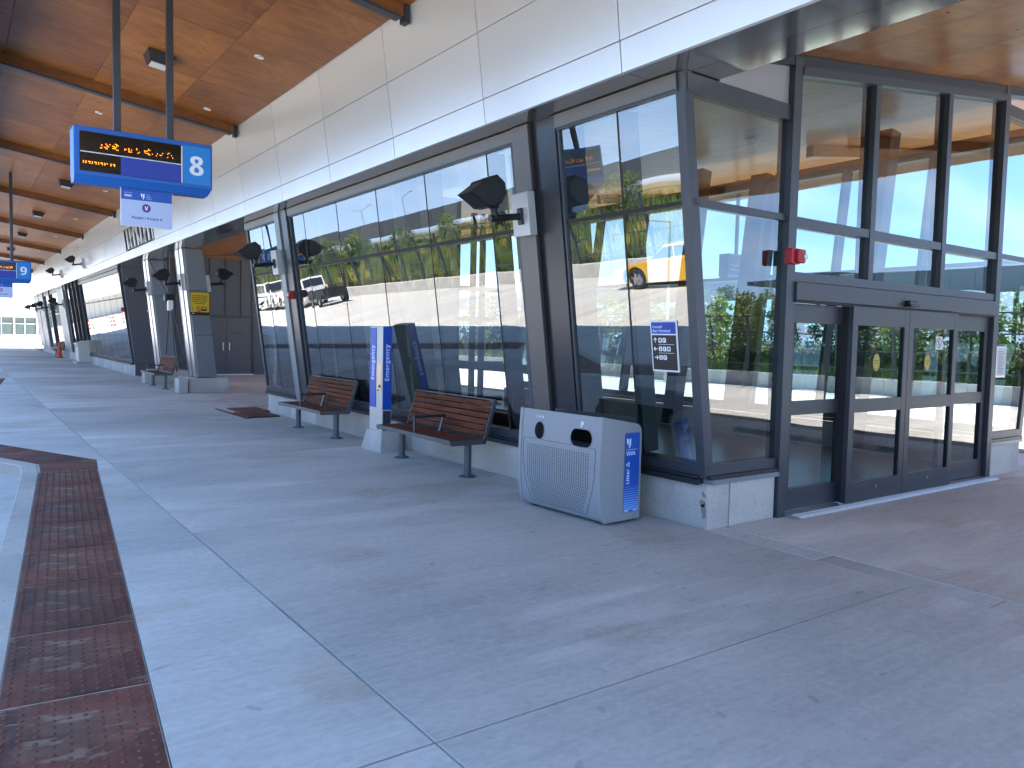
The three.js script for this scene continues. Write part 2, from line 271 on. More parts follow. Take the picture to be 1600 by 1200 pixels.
// ---------------------------------------------------------------- the terminal building
const TILT = .133;
const wallX = (h) => 5.37 - TILT * (h - .47);
function F(side, z, h, o = 0) { const nx = -.9913, ny = -.1318; let x = wallX(h) + o * nx, y = h + o * ny; if (side > 0) x = 2 * MID - x; return V(x, y, z); }
function fbox(side, z0, z1, h0, h1, o0, o1) { const c = []; for (let i = 0; i < 8; i++) c.push(F(side, i & 4 ? z1 : z0, i & 2 ? h1 : h0, i & 1 ? o1 : o0)); return hexa(c); }
const ORG = V(MID, 0, -30);
const bld = thing('bus_terminal', 'long glass terminal building with outward leaning glazing, metal fascia and wood lined canopies', 'building', ORG.toArray());
function bp(name, geo, mat) { const m = part(name, geo, mat, bld); m.position.copy(ORG).negate(); return m; }
// a pane with the slight bow of a sealed unit; pts(u, v) gives its surface, n its outward normal
function paneGeo(P, n, bow, N = 8) {
  const pos = [], uv = [], idx = [], k1 = rr(.6, 1.4), k2 = rr(-.5, .5), k3 = rr(-.5, .5);
  for (let j = 0; j <= N; j++) for (let i = 0; i <= N; i++) { const u = i / N, v = j / N, p = P(u, v), w = bow * (k1 * 16 * u * (1 - u) * v * (1 - v) + k2 * Math.sin(6.28 * u) * .35 + k3 * Math.sin(6.28 * v + 1) * .35); p.addScaledVector(n, w); pos.push(p.x, p.y, p.z); uv.push(u, v); if (i < N && j < N) { const a = j * (N + 1) + i; idx.push(a, a + 1, a + N + 2, a, a + N + 2, a + N + 1); } }
  const g = new THREE.BufferGeometry(); g.setAttribute('position', new THREE.Float32BufferAttribute(pos, 3)); g.setAttribute('uv', new THREE.Float32BufferAttribute(uv, 2)); g.setIndex(idx); g.computeVertexNormals(); return g;
}
const NORM = (side) => V(side < 0 ? -.9913 : .9913, -.1318, 0);
function fpane(side, z0, z1, h0, h1, o, bow = .0011) { return paneGeo((u, v) => F(side, z0 + (z1 - z0) * u, h0 + (h1 - h0) * v, o), NORM(side), bow); }
const SILL = .5, TRANS = 2.83, HEAD = 3.74, EAVE = 3.87;
function bay(side, zn, zf, mulls, o = {}) { // a glazed bay from zn (near) to zf (far)
  const head = side < 0 ? HEAD : 4.55, eave = side < 0 ? EAVE : 4.72, f = o.f ?? .06;
  const fr = bp('window_frame', [
    fbox(side, zf, zn, SILL - .02, SILL + .07, -.1, .03), fbox(side, zf, zn, head - .02, eave, -.1, .045),
    fbox(side, zn - f, zn, SILL + .07, head - .02, -.1, .035), fbox(side, zf, zf + f, SILL + .07, head - .02, -.1, .035)], o.frame ?? M.frame);
  const cuts = [zn - f, ...mulls, zf + f];
  for (let i = 0; i + 1 < cuts.length; i++) {
    const a = cuts[i] - (i ? .012 : 0), b = cuts[i + 1] + (i + 2 < cuts.length ? .012 : 0);
    part('pane', fpane(side, b, a, SILL + .07, TRANS - .018, .012), M.glass, fr); part('pane', fpane(side, b, a, TRANS + .018, head - .02, .012), M.glass, fr);
  }
  for (const z of mulls) { part('mullion', [fbox(side, z - .011, z + .011, SILL + .07, head - .02, -.03, .014)], M.gasket, fr); part('mullion', fbox(side, z - .03, z + .03, SILL + .07, head - .02, -.22, -.032), M.frame, fr); }
  part('transom', [fbox(side, zf + f, zn - f, TRANS - .018, TRANS + .018, -.05, .02)], M.gasket, fr); part('transom', fbox(side, zf + f, zn - f, TRANS - .03, TRANS + .03, -.16, -.052), M.frame, fr);
  part('sill', [fbox(side, zf, zn, .455, SILL - .022, -.1, .05), fbox(side, zf, zn, .4, .45, -.1, .07)], M.frameDark, fr);
  if (side < 0) part('head_flashing', fbox(side, zf, zn, head + .0, eave - .004, .047, .06), M.frameWarm, fr);
  return fr;
}
function curb(side, zn, zf, joints, h = .398) { const cuts = [zn, ...joints, zf]; for (let i = 0; i + 1 < cuts.length; i++) { const a = cuts[i] - (i ? .004 : 0), b = cuts[i + 1] + (i + 2 < cuts.length ? .004 : 0), x0 = side < 0 ? 5.385 : 11.45, x1 = side < 0 ? 5.67 : 2 * MID - 5.385; bp('base_wall', shiftUV(worldUV(new RoundedBoxGeometry(x1 - x0, h + .12, a - b, 1, .012).translate((x0 + x1) / 2, h / 2 - .06, (a + b) / 2)), i * .7 + zn, .3), M.curb); } }
// near block, platform side
bay(-1, -4.545, -6.14, [-5.3], { f: .03 });
bay(-1, -6.86, -13.74, [-7.43, -8.86, -10.27, -11.68, -13.08], { f: .07 });
bay(-1, -14.42, -16.2, [-15.3], { f: .07 });
curb(-1, -4.48, -16.25, [-6.3, -9.9, -13.6, -14.9]);
function steelColumn(zn, zf) { bp('column', [fbox(-1, zf + .02, zf + .3, .4, EAVE, -.14, .075)], M.frameWarm); bp('column', [fbox(-1, zf + .32, zn - .1, .4, EAVE, -.3, .02), fbox(-1, zn - .09, zn - .01, .4, EAVE, -.14, .05)], M.steelCol); bp('column', fbox(-1, zf + .3, zf + .325, .4, EAVE, -.14, .06), M.gasket); }
steelColumn(-6.14, -6.86); for (const [a, b] of [[-6.95, -7.38], [-13.14, -13.66], [-14.5, -15.24], [-15.36, -16.1]]) bp('column_cover', fbox(-1, b, a, .58, HEAD - .03, -.3, -.27), M.bin);

{ bp('column', fbox(-1, -14.42, -14.19, .4, EAVE, -.14, .06), M.alum === 0 ? 0 : M.clad[0]); bp('column', [fbox(-1, -14.17, -13.95, .4, EAVE, -.3, .035), fbox(-1, -13.94, -13.75, .4, EAVE, -.14, .075)], M.steelCol); }
// corner posts
for (const s of [-1, 1]) bp('corner_post', fbox(s, -4.543, -4.478, SILL - .04, s < 0 ? EAVE : 4.72, -.07, .036), M.frame);
// far wall of the near block
bay(1, -4.545, -8.9, [-6.03, -7.45], {}); bay(1, -9.3, -16.2, [-10.7, -12.1, -13.5, -14.9], {}); bp('column', fbox(1, -9.28, -8.92, .4, 4.7, -.3, .05), M.steelCol);
curb(1, -4.48, -16.25, [-9, -13]);
// end wall with the doors, z = -4.5
const ZD = -4.5, soffY = (x) => 4.39 + .137 * (x - 6.89);
function zbox(x0, x1, y0, y1, z0, z1) { return box2(x0, x1, y0, y1, z0, z1); }
function endPane(parent, x00, x01, x10, x11, y0, y1, z, bow = .0008, y1b = y1, mat = M.glassEnd) { // bottom x00..x01, top x10..x11, the top rising from y1 to y1b
  return part('pane', paneGeo((u, v) => { const b = x00 + (x01 - x00) * u, t = x10 + (x11 - x10) * u; return V(b + (t - b) * v, y0 + ((y1 + (y1b - y1) * u) - y0) * v, z); }, V(0, 0, 1), bow), mat, parent);
}
{
  for (const s of [-1, 1]) { // the side lights beside the doors, each with its leaning edge
    const X = (h) => s < 0 ? wallX(h) : 2 * MID - wallX(h), J = s < 0 ? 6.33 : 10.79, hd = s < 0 ? HEAD : 4.6;
    const quad = (xa0, xa1, xb0, xb1, y0, y1, z0, z1) => { const c = []; for (let i = 0; i < 8; i++) { const t = i & 2; c.push(V(i & 1 ? (t ? xb1 : xa1) : (t ? xb0 : xa0), t ? y1 : y0, i & 4 ? z1 : z0)); } return hexa(c); };
    const fr = bp('window_frame', quad(X(.48), J, X(.57), J, .48, .57, -4.6, -4.475), M.frame); part('head_frame', quad(X(hd - .02), J, X(hd + .12), J, hd - .02, hd + .12, -4.6, -4.47), M.frame, fr);
    part('transom', quad(X(2.8), J, X(2.86), J, 2.8, 2.86, -4.58, -4.478), M.frame, fr);
    const d = s < 0 ? .035 : -.035;
    const [a, b] = s < 0 ? [0, 1] : [0, 1];
    endPane(fr, X(.57) + d, J, X(2.8) + d, J, .57, 2.8, -4.5); endPane(fr, X(2.86) + d, J, X(hd - .02) + d, J, 2.86, hd - .02, -4.5);
    part('sill', [quad(X(.455), J, X(.48), J, .445, .478, -4.6, -4.45)], M.frameDark, fr);
    part('sill_lip', [quad(X(.4) + d * .3, J + (s < 0 ? .06 : -.06), X(.44) + d * .3, J + (s < 0 ? .06 : -.06), .4, .443, -4.6, -4.44)], s < 0 ? M.clad[0] : M.clad[0], fr);
    const xa = s < 0 ? 5.39 : 10.8, xb = s < 0 ? 6.32 : 11.73;
    for (const [p, q] of s < 0 ? [[5.675, xb]] : [[xa, 11.44]]) bp('base_wall', shiftUV(zbox(p, q, -.06, .395, -4.75, -4.475), 2, 1), M.curb);
    if (s < 0) bp('bulkhead', [quad(5.35, 6.33, 5.75, 6.33, 3.875, 4.32, -4.56, -4.5)], std({ color: L(.3, .3, .33), roughness: .6 }));
  }
  // jambs, mullions and transoms of the entrance screen
  const xs = [6.4, 7.77, 9.29, 10.72];
  const scr = bp('entrance_screen', zbox(6.335, 6.455, 0, 4.3, -4.6, -4.44), M.frame); part('jamb', zbox(10.665, 10.785, 0, 4.9, -4.6, -4.44), M.frame, scr);
  for (const x of xs.slice(1, 3)) part('mullion', zbox(x - .045, x + .045, 2.335, soffY(x) - .1, -4.6, -4.445), M.frame, scr);
  for (const x of [6.4, ...xs.slice(1)]) part('mullion', zbox(x + .046, x + .05, 2.34, soffY(x) - .15, -4.59, -4.46), M.gasket, scr);
  part('transom', zbox(6.456, 10.664, 2.765, 2.85, -4.6, -4.452), M.frame, scr); part('transom', zbox(6.456, 10.664, 2.25, 2.335, -4.6, -4.452), M.frame, scr);
  for (let i = 0; i < 3; i++) {
    const a = xs[i] + (i ? .05 : .055), b = xs[i + 1] - .05;
    endPane(scr, a, b, a, b, 2.335, 2.765, -4.5); endPane(scr, a, b, a, b, 2.85, soffY(a) - .09, -4.5, .001, soffY(b) - .09);
  }
  { const c = []; for (let i = 0; i < 8; i++) { const x = i & 1 ? 12 : 5.9; c.push(V(x, soffY(x) - (i & 2 ? .004 : .1), i & 4 ? -4.447 : -4.59)); } part('head_rail', hexa(c), M.frameDark, scr); }
  part('head_rail', (() => { const c = []; for (let i = 0; i < 8; i++) { const x = i & 1 ? 10.66 : 6.456; c.push(V(x, soffY(x) - (i & 2 ? .105 : .19), i & 4 ? -4.43 : -4.58)); } return hexa(c); })(), M.frame, scr);
  // glass beyond the right-hand jamb, above the side light
  // door operator and its four leaves
  const op = bp('door_operator', [rbox(4.2, .17, .1, .006, 8.56, 2.155, -4.462)], M.door);
  part('motion_sensor', [rbox(.16, .05, .07, .015, 8.5, 2.125, -4.385), rbox(.2, .018, .09, .006, 8.5, 2.095, -4.375)], M.black, op);
  part('track_cover', zbox(6.46, 10.66, 2.047, 2.068, -4.5, -4.42), M.gasket, op);
  const leaf = (x0, x1, z, nm) => {
    const st = .09, y0 = .035, y1 = 2.045, L0 = bp('sliding_door', [zbox(x0, x0 + st, y0, y1, z - .025, z + .025), zbox(x1 - st, x1, y0, y1, z - .025, z + .025), zbox(x0 + st, x1 - st, y0, .245, z - .024, z + .024), zbox(x0 + st, x1 - st, .965, 1.1, z - .024, z + .024), zbox(x0 + st, x1 - st, 1.86, y1, z - .024, z + .024)], M.door);
    endPane(L0, x0 + st, x1 - st, x0 + st, x1 - st, .245, .965, z, .0007); endPane(L0, x0 + st, x1 - st, x0 + st, x1 - st, 1.1, 1.86, z, .0007);
    for (const xb of [x0 + st, x1 - st - .012]) for (const [ya, yb] of [[.245, .965], [1.1, 1.86]]) part('glazing_bead', zbox(xb, xb + .012, ya, yb, z + .005, z + .022), M.gasket, L0);
    return L0;
  };
  const l1 = leaf(6.47, 7.46, -4.52); part('interlock', zbox(7.375, 7.4, .04, 2.04, -4.494, -4.426), M.gasket, l1); const l2 = leaf(7.37, 8.47, -4.4), l3 = leaf(8.48, 9.58, -4.4); leaf(9.5, 10.65, -4.52);
  for (const [l, x] of [[l2, 7.92], [l3, 9.02]]) part('door_lock', new THREE.CylinderGeometry(.014, .014, .012, 12).rotateX(Math.PI / 2).translate(x, .17, -4.37), M.stainless, l);
  const stick = (txt) => std({ map: canvasTex(128, 160, (g, w, h) => { g.fillStyle = '#a89a1e'; g.fillRect(0, 0, w, h); g.strokeStyle = '#5c5a10'; g.lineWidth = 6; g.beginPath(); g.ellipse(w / 2, h / 2, w / 2 - 10, h / 2 - 10, 0, 0, 7); g.stroke(); g.fillStyle = '#4a4a12'; g.fillRect(24, 62, 80, 9); g.fillRect(36, 84, 56, 9); }), roughness: .5, color: L(.9, .9, .9) });
  const stm = stick(), oval = () => { const g = new THREE.CircleGeometry(.075, 28).scale(.9, 1.25, 1); return g; };
  part('door_decal', oval().translate(8.93, 1.48, -4.387), stm, l3); part('door_decal', oval().translate(7.86, 1.48, -4.387), stm, l2);
  const nb = std({ map: canvasTex(128, 128, (g, w, h) => { g.fillStyle = '#c8d2d2'; g.fillRect(0, 0, w, h); g.strokeStyle = '#6a2a22'; g.lineWidth = 12; g.beginPath(); g.arc(64, 64, 46, 0, 7); g.stroke(); g.fillStyle = '#222'; g.beginPath(); g.arc(64, 46, 9, 0, 7); g.fill(); g.fillRect(54, 56, 20, 32); g.beginPath(); g.moveTo(32, 32); g.lineTo(96, 96); g.lineWidth = 9; g.stroke(); }), roughness: .5 });
  part('door_decal', new THREE.PlaneGeometry(.15, .15).translate(9.17, 1.7, -4.387), nb, l3);
  bp('threshold', [rbox(4.2, .02, .26, .006, 8.56, .012, -4.4), zbox(6.47, 10.65, .02, .028, -4.34, -4.33), zbox(6.47, 10.65, .02, .028, -4.38, -4.37), zbox(6.47, 10.65, .02, .028, -4.31, -4.3)], M.alum);
}
// far end wall of the near block: dark room, then a glazed screen with a door
bp('wall', [zbox(5.55, 8.3, 0, 4.5, -16.4, -16.21)], M.darkClad[0]); bp('interior_wall', [zbox(6.15, 8.3, 0, 4.4, -13.5, -13.38), zbox(6.1, 6.2, 0, 4.3, -16.2, -13.5), zbox(8.2, 8.3, 0, 4.4, -16.2, -13.38)], M.wallIn);
{
  const s = bp('window_frame', [8.35, 8.62, 9.55, 10.48, 10.75].map((x) => zbox(x - .05, x + .05, 0, 4.7, -16.36, -16.22)).concat([.12, 1.0, 2.1, 2.85].map((y) => zbox(8.3, 11.4, y - .06, y + .06, -16.35, -16.23))), M.frame);
  for (const [a, b] of [[8.67, 9.5], [9.6, 10.43], [10.8, 11.5]]) for (const [y0, y1] of [[.18, .94], [1.06, 2.04], [2.16, 2.79], [2.91, 4.5]]) endPane(s, a, b, a, b, y0, y1, -16.29, .0006, y1, M.glassClear);
}
for (const [y, z, w, h] of [[.3, -4.535, .025, .03], [.16, -4.525, .03, .085], [.215, -4.55, .035, .04]]) { const sp = new THREE.Shape(); for (let i = 0; i < 14; i++) { const a = i / 14 * 6.283, r = .55 + .6 * rnd(); i ? sp.lineTo(Math.cos(a) * w * r, Math.sin(a) * h * r) : sp.moveTo(Math.cos(a) * w * r, Math.sin(a) * h * r); } sp.closePath(); bp('chipped_patch', worldUV(new THREE.ExtrudeGeometry(sp, { depth: .003, bevelEnabled: false }).rotateY(-Math.PI / 2).translate(5.3855, y, z)), std({ map: cureMap, color: L(.62, .57, .48), roughness: 1 })); }
// interior: floor, inclined columns, radiator, information post, suspended bulkhead
bp('interior_floor', zbox(5.68, 11.44, -.02, .012, -16.2, -4.6), M.floorIn);
for (const [s, z] of [[-1, -6.6], [-1, -10.3], [1, -6.6], [1, -10.3], [-1, -13.9], [1, -13.9]]) bp('interior_column', fbox(s, z - .13, z + .13, .01, s < 0 ? 4.05 : 4.9, -.62, -.36), M.steelCol);
{ const r = []; for (let z = -13; z < -7; z += .075) r.push(zbox(5.72, 5.9, .02, .66, z, z + .055)); bp('radiator_grille', [zbox(5.9, 5.96, .02, .7, -13.05, -6.95), zbox(5.7, 5.92, .66, .69, -13.05, -6.95), ...r], std({ color: L(.02, .013, .012), roughness: .5 })); }
bp('interior_rail', zbox(6.2, 6.28, 1.18, 1.3, -13.3, -7), std({ color: L(.06, .045, .045), roughness: .5 }));
// block B beyond the breezeway
const ZB = -31;
bay(-1, -31.2, -42, [-32.65, -34.1, -35.55, -37, -38.45, -39.9], { f: .09 });
bay(-1, -42.2, -48, [-43.6, -45, -46.4], { f: .08 });
for (const z of [-42.3, -43.6, -45, -46.4]) bp('fin', fbox(-1, z - .04, z + .04, .5, EAVE + .1, .05, .17), M.frameDark);
bay(-1, -51.2, -55.4, [-52.6, -54], { f: .08 }); bay(-1, -55.9, -59.4, [-57.6], { f: .08 });
bp('column', fbox(-1, -55.88, -55.42, .4, EAVE, -.2, .12), M.frameDark);
for (const [a, b, k] of [[-48.05, -51.15, 0], [-59.45, -62.6, 1], [-62.7, -66, 0]]) { bp('pier_cladding', fbox(-1, b, a, .4, EAVE, -.3, .1), M.clad[k]); bp('pier_trim', fbox(-1, a - .1, a + .01, .4, EAVE, .1, .14), M.stainless); }
curb(-1, -31, -66.1, [-35, -39, -42.1, -47, -51, -55.6, -60]);
bp('wall', zbox(5.9, 11.3, 0, 4.6, -66, -65.7), M.darkClad[0]);
bp('far_glazing', [zbox(11.9, 12.05, 0, 5, -66, -31.2)], M.darkClad[1]);
{ // end wall of block B facing the breezeway: standing seam panels and a pair of doors
  const zf = ZB, seg = [5.42, 6.1, 6.8, 7.5, 8.02, 8.6, 9.2, 9.63, 10.3, 11, 11.7];
  for (let i = 0; i + 1 < seg.length; i++) {
    const a = seg[i], b = seg[i + 1], door = a >= 8.01 && b <= 9.64, y0 = door ? 2.29 : .45, sl = (x) => soffY(x) - .02;
    const c = []; for (let q = 0; q < 8; q++) { const x = q & 1 ? b - .006 : a + .006; let X = x; if (i === 0 && !(q & 1)) X = q & 2 ? 5.42 - TILT * 3.5 : 5.4; c.push(V(X, q & 2 ? (i === 0 ? 3.95 + (q & 1 ? .3 : 0) : sl(x)) : y0, q & 4 ? zf : zf - .2)); }
    bp('seam_panel', hexa(c), M.darkClad[i % 2]);
    if (i) bp('panel_seam', zbox(a - .012, a + .012, y0, soffY(a) - .05, zf, zf + .045), M.darkClad[0]);
  }
  bp('wall', zbox(5.4, 7.95, 0, .44, zf - .2, zf + .03), M.darkClad[1]); bp('wall', zbox(9.7, 11.7, 0, .44, zf - .2, zf + .03), M.darkClad[1]);
  const df = bp('door_frame', [zbox(7.96, 8.03, 0, 2.28, zf - .1, zf + .04), zbox(9.62, 9.69, 0, 2.28, zf - .1, zf + .04), zbox(7.96, 9.69, 2.22, 2.3, zf - .1, zf + .042)], M.frameDark);
  for (const [a, b, hx] of [[8.04, 8.62, 8.5], [8.63, 9.61, 8.74]]) { const d = bp('door', zbox(a, b, .02, 2.21, zf - .06, zf), M.darkClad[0]); part('door_handle', [rod(V(hx, .95, zf + .05), V(hx, 1.25, zf + .05), .012), rod(V(hx, .97, zf), V(hx, .97, zf + .05), .01), rod(V(hx, 1.23, zf), V(hx, 1.23, zf + .05), .01)], M.stainless, d); if (b > 9) part('door_plate', zbox(8.95, 9.25, 1.6, 1.64, zf, zf + .006), M.black, d); }
  bp('threshold', zbox(8.0, 9.65, 0, .03, zf - .1, zf + .1), M.alum);
  bp('soffit_trim', zbox(7.5, 9.9, 4.45, 4.6, zf, zf + .06), M.beamWood);
}
// leaning clad piers of the breezeway, on concrete plinths, with stainless edge trims and tie rods
for (const [zn, zf, w] of [[-22.05, -23.2, .47], [-26.5, -27.6, .47]]) {
  const xAt = (h) => 5.41 - .108 * (h - .47), c = (h0, h1, d0 = 0) => { const q = []; for (let i = 0; i < 8; i++) { const h = i & 2 ? h1 : h0; q.push(V(xAt(h) + (i & 1 ? w : d0), h, i & 4 ? zn : zf)); } return hexa(q); };
  const hs = [.42, 1.55, 2.75, 3.86]; for (let i = 0; i < 3; i++) bp('pier_cladding', c(hs[i] + .006, hs[i + 1] - .006), M.clad[i % 2]);
  for (const o of [0, .28]) bp('pier_trim', (() => { const q = []; for (let i = 0; i < 8; i++) { const h = i & 2 ? 3.86 : .42; q.push(V(xAt(h) - (i & 1 ? .005 : .05), h, zn - .06 - o * 1.6 - (i & 4 ? 0 : .3))); } return hexa(q); })(), M.stainless);
  bp('plinth', worldUV(rbox(1.05, .4, Math.abs(zn - zf) + .1, .02, 5.66, .2, (zn + zf) / 2 + .04)), M.curb);
  const cap = worldUV(rbox(.24, .4, .5, .02, 4.97, .2, zn - .05)); bp('plinth', cap, std({ map: cureMap, color: L(1, 1, 1), roughness: .9 }));
}
{
  const hub = V(5.22, 2.62, -24.6); const t = [[4.95, 3.85, -23.2], [4.95, 3.85, -26.2], [5.42, .5, -23.1], [5.42, .42, -26.2], [5.1, 3.85, -24.9], [5.5, .42, -25]];
  const tr = bp('tie_rods', t.map((p) => rod(hub, V(...p), .018, 8)), M.steelCol);
  part('rod_hub', [rbox(.3, .22, .26, .03, 5.22, 2.62, -24.6)], M.black, tr); part('rod_hub', [rbox(.14, .3, .2, .02, 5.2, 2.4, -24.45)], M.white, tr);
}
// metal soffit strip under the fascia, then its upturned edge
function slope(x0, y0, x1, y1, z0, z1, t) { const c = []; for (let i = 0; i < 8; i++) { const r = i & 1; c.push(V(r ? x1 : x0, (r ? y1 : y0) + (i & 2 ? t : 0), i & 4 ? z1 : z0)); } return hexa(c); }
for (let z = 7.35; z > -76; z -= 4.06) { const a = z - .004, b = z - 4.056; bp('metal_soffit', slope(4.545, EAVE, 4.955, EAVE, b, a, .02), M.soffitMetal[0]); bp('metal_soffit', slope(4.962, EAVE, 5.3, EAVE, b, a, .02), M.soffitMetal[1]); bp('metal_soffit', slope(5.303, EAVE + .002, 5.52, 4.03, b, a, .02), M.soffitMetal[0]); }
// fascia of metal panels in three courses, leaning out like the wall
const fasX = (y) => 4.53 - .134 * (y - EAVE);
const ventZ = [-23.1, -27.0];
for (let k = -6; k < 36; k++) {
  const za = -4.83 - 2.03 * k - .006, zb = za - 2.03 + .012;
  for (const [y0, y1] of [[EAVE - .01, 4.105], [4.115, 4.755], [4.765, 5.47]]) {
    if (y0 === 4.115 && za < -22.9 && zb > -27.2) continue;
    const c = []; for (let i = 0; i < 8; i++) { const y = i & 2 ? y1 : y0; c.push(V(fasX(y) + (i & 1 ? .04 : 0), y, i & 4 ? za : zb)); } bp('fascia_panel', hexa(c), M.fascia[(k + 9 + Math.round(y0 * 3)) % 4]);
  }
}
{ const c = []; for (let i = 0; i < 8; i++) { const y = i & 2 ? 5.6 : 3.9; c.push(V(fasX(y) + (i & 1 ? .25 : .045), y, i & 4 ? 7.4 : -78)); } bp('fascia_backing', hexa(c), M.back); bp('sun_leak_cover', box2(4.62, 6.1, 4.62, 4.66, -76, 7.3), M.back); }  // unseen sheet added above the metal soffit to stop sun leaking through its joints
{ // louvred vent in the fascia with loose slats and a bent bar
  const q = (z0, z1, y0, y1, d0, d1) => { const c = []; for (let i = 0; i < 8; i++) { const y = i & 2 ? y1 : y0; c.push(V(fasX(y) - (i & 1 ? d1 : d0), y, i & 4 ? z1 : z0)); } return hexa(c); };
  const v = bp('vent_frame', [q(-27.05, -22.95, 4.13, 4.16, -.03, .012), q(-27.05, -22.95, 4.72, 4.75, -.03, .012), q(-23, -22.95, 4.16, 4.72, -.03, .012), q(-27.05, -27, 4.16, 4.72, -.03, .012)], M.frameDark);
  for (let z = -26.8; z < -23.1; z += .52) part('vent_slat', q(z, z + .2, 4.16, 4.72, -.02, .008), M.fascia[0], v);
  part('vent_brace', [[-26.5, -25.5], [-24.6, -25.4], [-24.3, -23.4]].map(([a, b]) => bar(V(fasX(4.17) - .015, 4.17, a), V(fasX(4.71) - .015, 4.71, b), .09, .02, V(1, 0, 0))), M.fascia[1], v);
}
// near canopy: wood panels between downstand beams, rising outward to an edge valance
const canY = (x) => 5.42 + .14 * (4.32 - x), EDGE = .28, beamZ = [5, -1.6, -8.2, -14.8, -21.35, -27.9, -35.4, -43.3, -51.5, -59.5, -67.5, -75.5];
const canopy = bp('canopy', slope(4.4, canY(4.4) + .12, EDGE - .02, canY(EDGE) + .12, -76, 7.3, .14), M.back);
const xl = [4.31, 3.18, 1.96, .74, EDGE];
for (let k = -6; k < 36; k++) for (let i = 0; i < 4; i++) { const za = -4.83 - 2.03 * k - .004, zb = za - 2.022; if (zb < -76) continue; const g = slope(xl[i] - .003, canY(xl[i] - .003), xl[i + 1] + .003, canY(xl[i + 1] + .003), zb, za, .02); part('soffit_panel', shiftUV(g, rr(0, 7), rr(0, 7)), M.soffit[Math.floor(rnd() * 6)], canopy); }
for (const z of beamZ) { part('beam', slope(4.24, canY(4.24) - .15, EDGE, canY(EDGE) - .15, z - .05, z + .05, .148), M.beamWood, canopy); part('beam_flange', slope(4.2, canY(4.2) - .182, EDGE, canY(EDGE) - .182, z - .065, z + .065, .03), M.frame, canopy); part('beam_bracket', [slope(4.31, canY(4.31) - .2, 4.245, canY(4.245) - .2, z - .06, z + .06, .2)], M.frameDark, canopy); }
part('edge_valance', [box2(EDGE - .06, EDGE, 4.95, canY(EDGE) + .26, -76, 7.3)], std({ map: wt[0], color: L(.75, .7, .66), roughness: .5 }), canopy);
// roof over the entrance, hall and far platform: one slope of long wood panels
const ROOFEDGE = 16.9;
const roof = bp('roof', slope(5.52, soffY(5.52) + .16, ROOFEDGE, soffY(ROOFEDGE) + .16, -76, 7.3, .14), M.back);
for (let x = 5.53, i = 0; x < ROOFEDGE - .1; i++) { const x1 = Math.min(ROOFEDGE, i ? x + 1.27 : 6.87); for (let z = 7.3, j = 0; z > -75; z -= 4.06, j++) part('soffit_panel', shiftUV(slope(x + .003, soffY(x + .003), x1 - .003, soffY(x1 - .003), z - 4.054, z, .02), rr(0, 5), rr(0, 5)), M.entrySoffit[(i * 2 + j) % 3], roof); x = x1; }
for (const z of beamZ) part('beam', slope(12.2, soffY(12.2) - .2, ROOFEDGE, soffY(ROOFEDGE) - .2, z - .07, z + .07, .19), M.beamWood, roof);
part('edge_valance', box2(ROOFEDGE, ROOFEDGE + .06, 5.42, soffY(ROOFEDGE) + .3, -76, 7.3), M.fascia[0], roof);
for (let x = 6.2; x < 11.5; x += 1.27) for (const z of [-1.5, -3.2]) part('screw_cap', cyl(.012, .012, .006, 8, x + .35, soffY(x + .35) - .001, z), M.black, roof);

// ---------------------------------------------------------------- light fittings and small things on the building
{ // recessed downlights and black box luminaires in the near canopy
  const slopeA = Math.atan(.14);
  let first = null;
  for (const [x, z] of [[3.57, -11.2], [3.66, -14.3], [2.3, -16.6], [3.55, -24.6], [3.6, -31.5], [3.6, -38], [3.6, -46]]) {
    let d; if (!first) { d = first = thing('downlight', 'small round recessed downlight in the wood canopy ceiling', 'downlight', [0, 0, 0], 0, 'recessed downlights in the canopy ceiling'); part('trim_ring', new THREE.TorusGeometry(.055, .012, 8, 24).rotateX(Math.PI / 2), M.stainless, d); part('lens', cyl(.05, .05, .01, 20, 0, .002, 0), std({ color: L(.7, .7, .68), roughness: .3 }), d); }
    else { d = first.clone(); d.name = numbered('downlight'); scene.add(d); }
    d.position.set(x, canY(x) - .004, z); d.rotation.z = -slopeA;
  }
  let f2 = null; const labels = ['black box luminaire beside the hanging poles of the bay 8 sign', 'black box luminaire just below and left of the bay 8 sign in view', 'third nearest black box luminaire under the canopy', 'fourth nearest black box luminaire, past the bay 9 sign pole', 'farthest black box luminaire down the canopy'];
  [[2.53, -12.5], [2.6, -24.6], [2.5, -31.8], [2.5, -39.3], [2.5, -47.3]].forEach(([x, z], i) => {
    let d; if (!f2) { d = f2 = thing('canopy_luminaire', labels[0], 'ceiling light', [0, 0, 0], 0, 'black box lights under the canopy');
      const c = []; for (let q = 0; q < 8; q++) { const k = q & 2 ? .19 : .13; c.push(V(q & 1 ? k : -k, q & 2 ? 0 : -.14, q & 4 ? k : -k)); } part('housing', hexa(c), M.black, d); part('lens', bx(.22, .012, .22, 0, -.145, 0), std({ color: L(.6, .6, .58), roughness: .5 }), d); part('mount_plate', bx(.3, .015, .3, 0, .004, 0), M.black, d);
    } else { d = f2.clone(); d.name = numbered('canopy_luminaire'); scene.add(d); }
    d.userData.label = labels[i]; d.position.set(x, canY(x) - .015, z); d.rotation.z = -slopeA;
  });
  const e = thing('dome_camera', 'small grey dome camera under the entrance ceiling, seen in the glass', 'camera', [10.1, soffY(10.1) - .0, -1.2]); part('dome', new THREE.SphereGeometry(.09, 20, 10, 0, 7, Math.PI / 2, Math.PI / 2).translate(0, -.05, 0), M.white, e); part('collar', cyl(.1, .11, .06, 20, 0, -.03, 0), M.white, e);
}
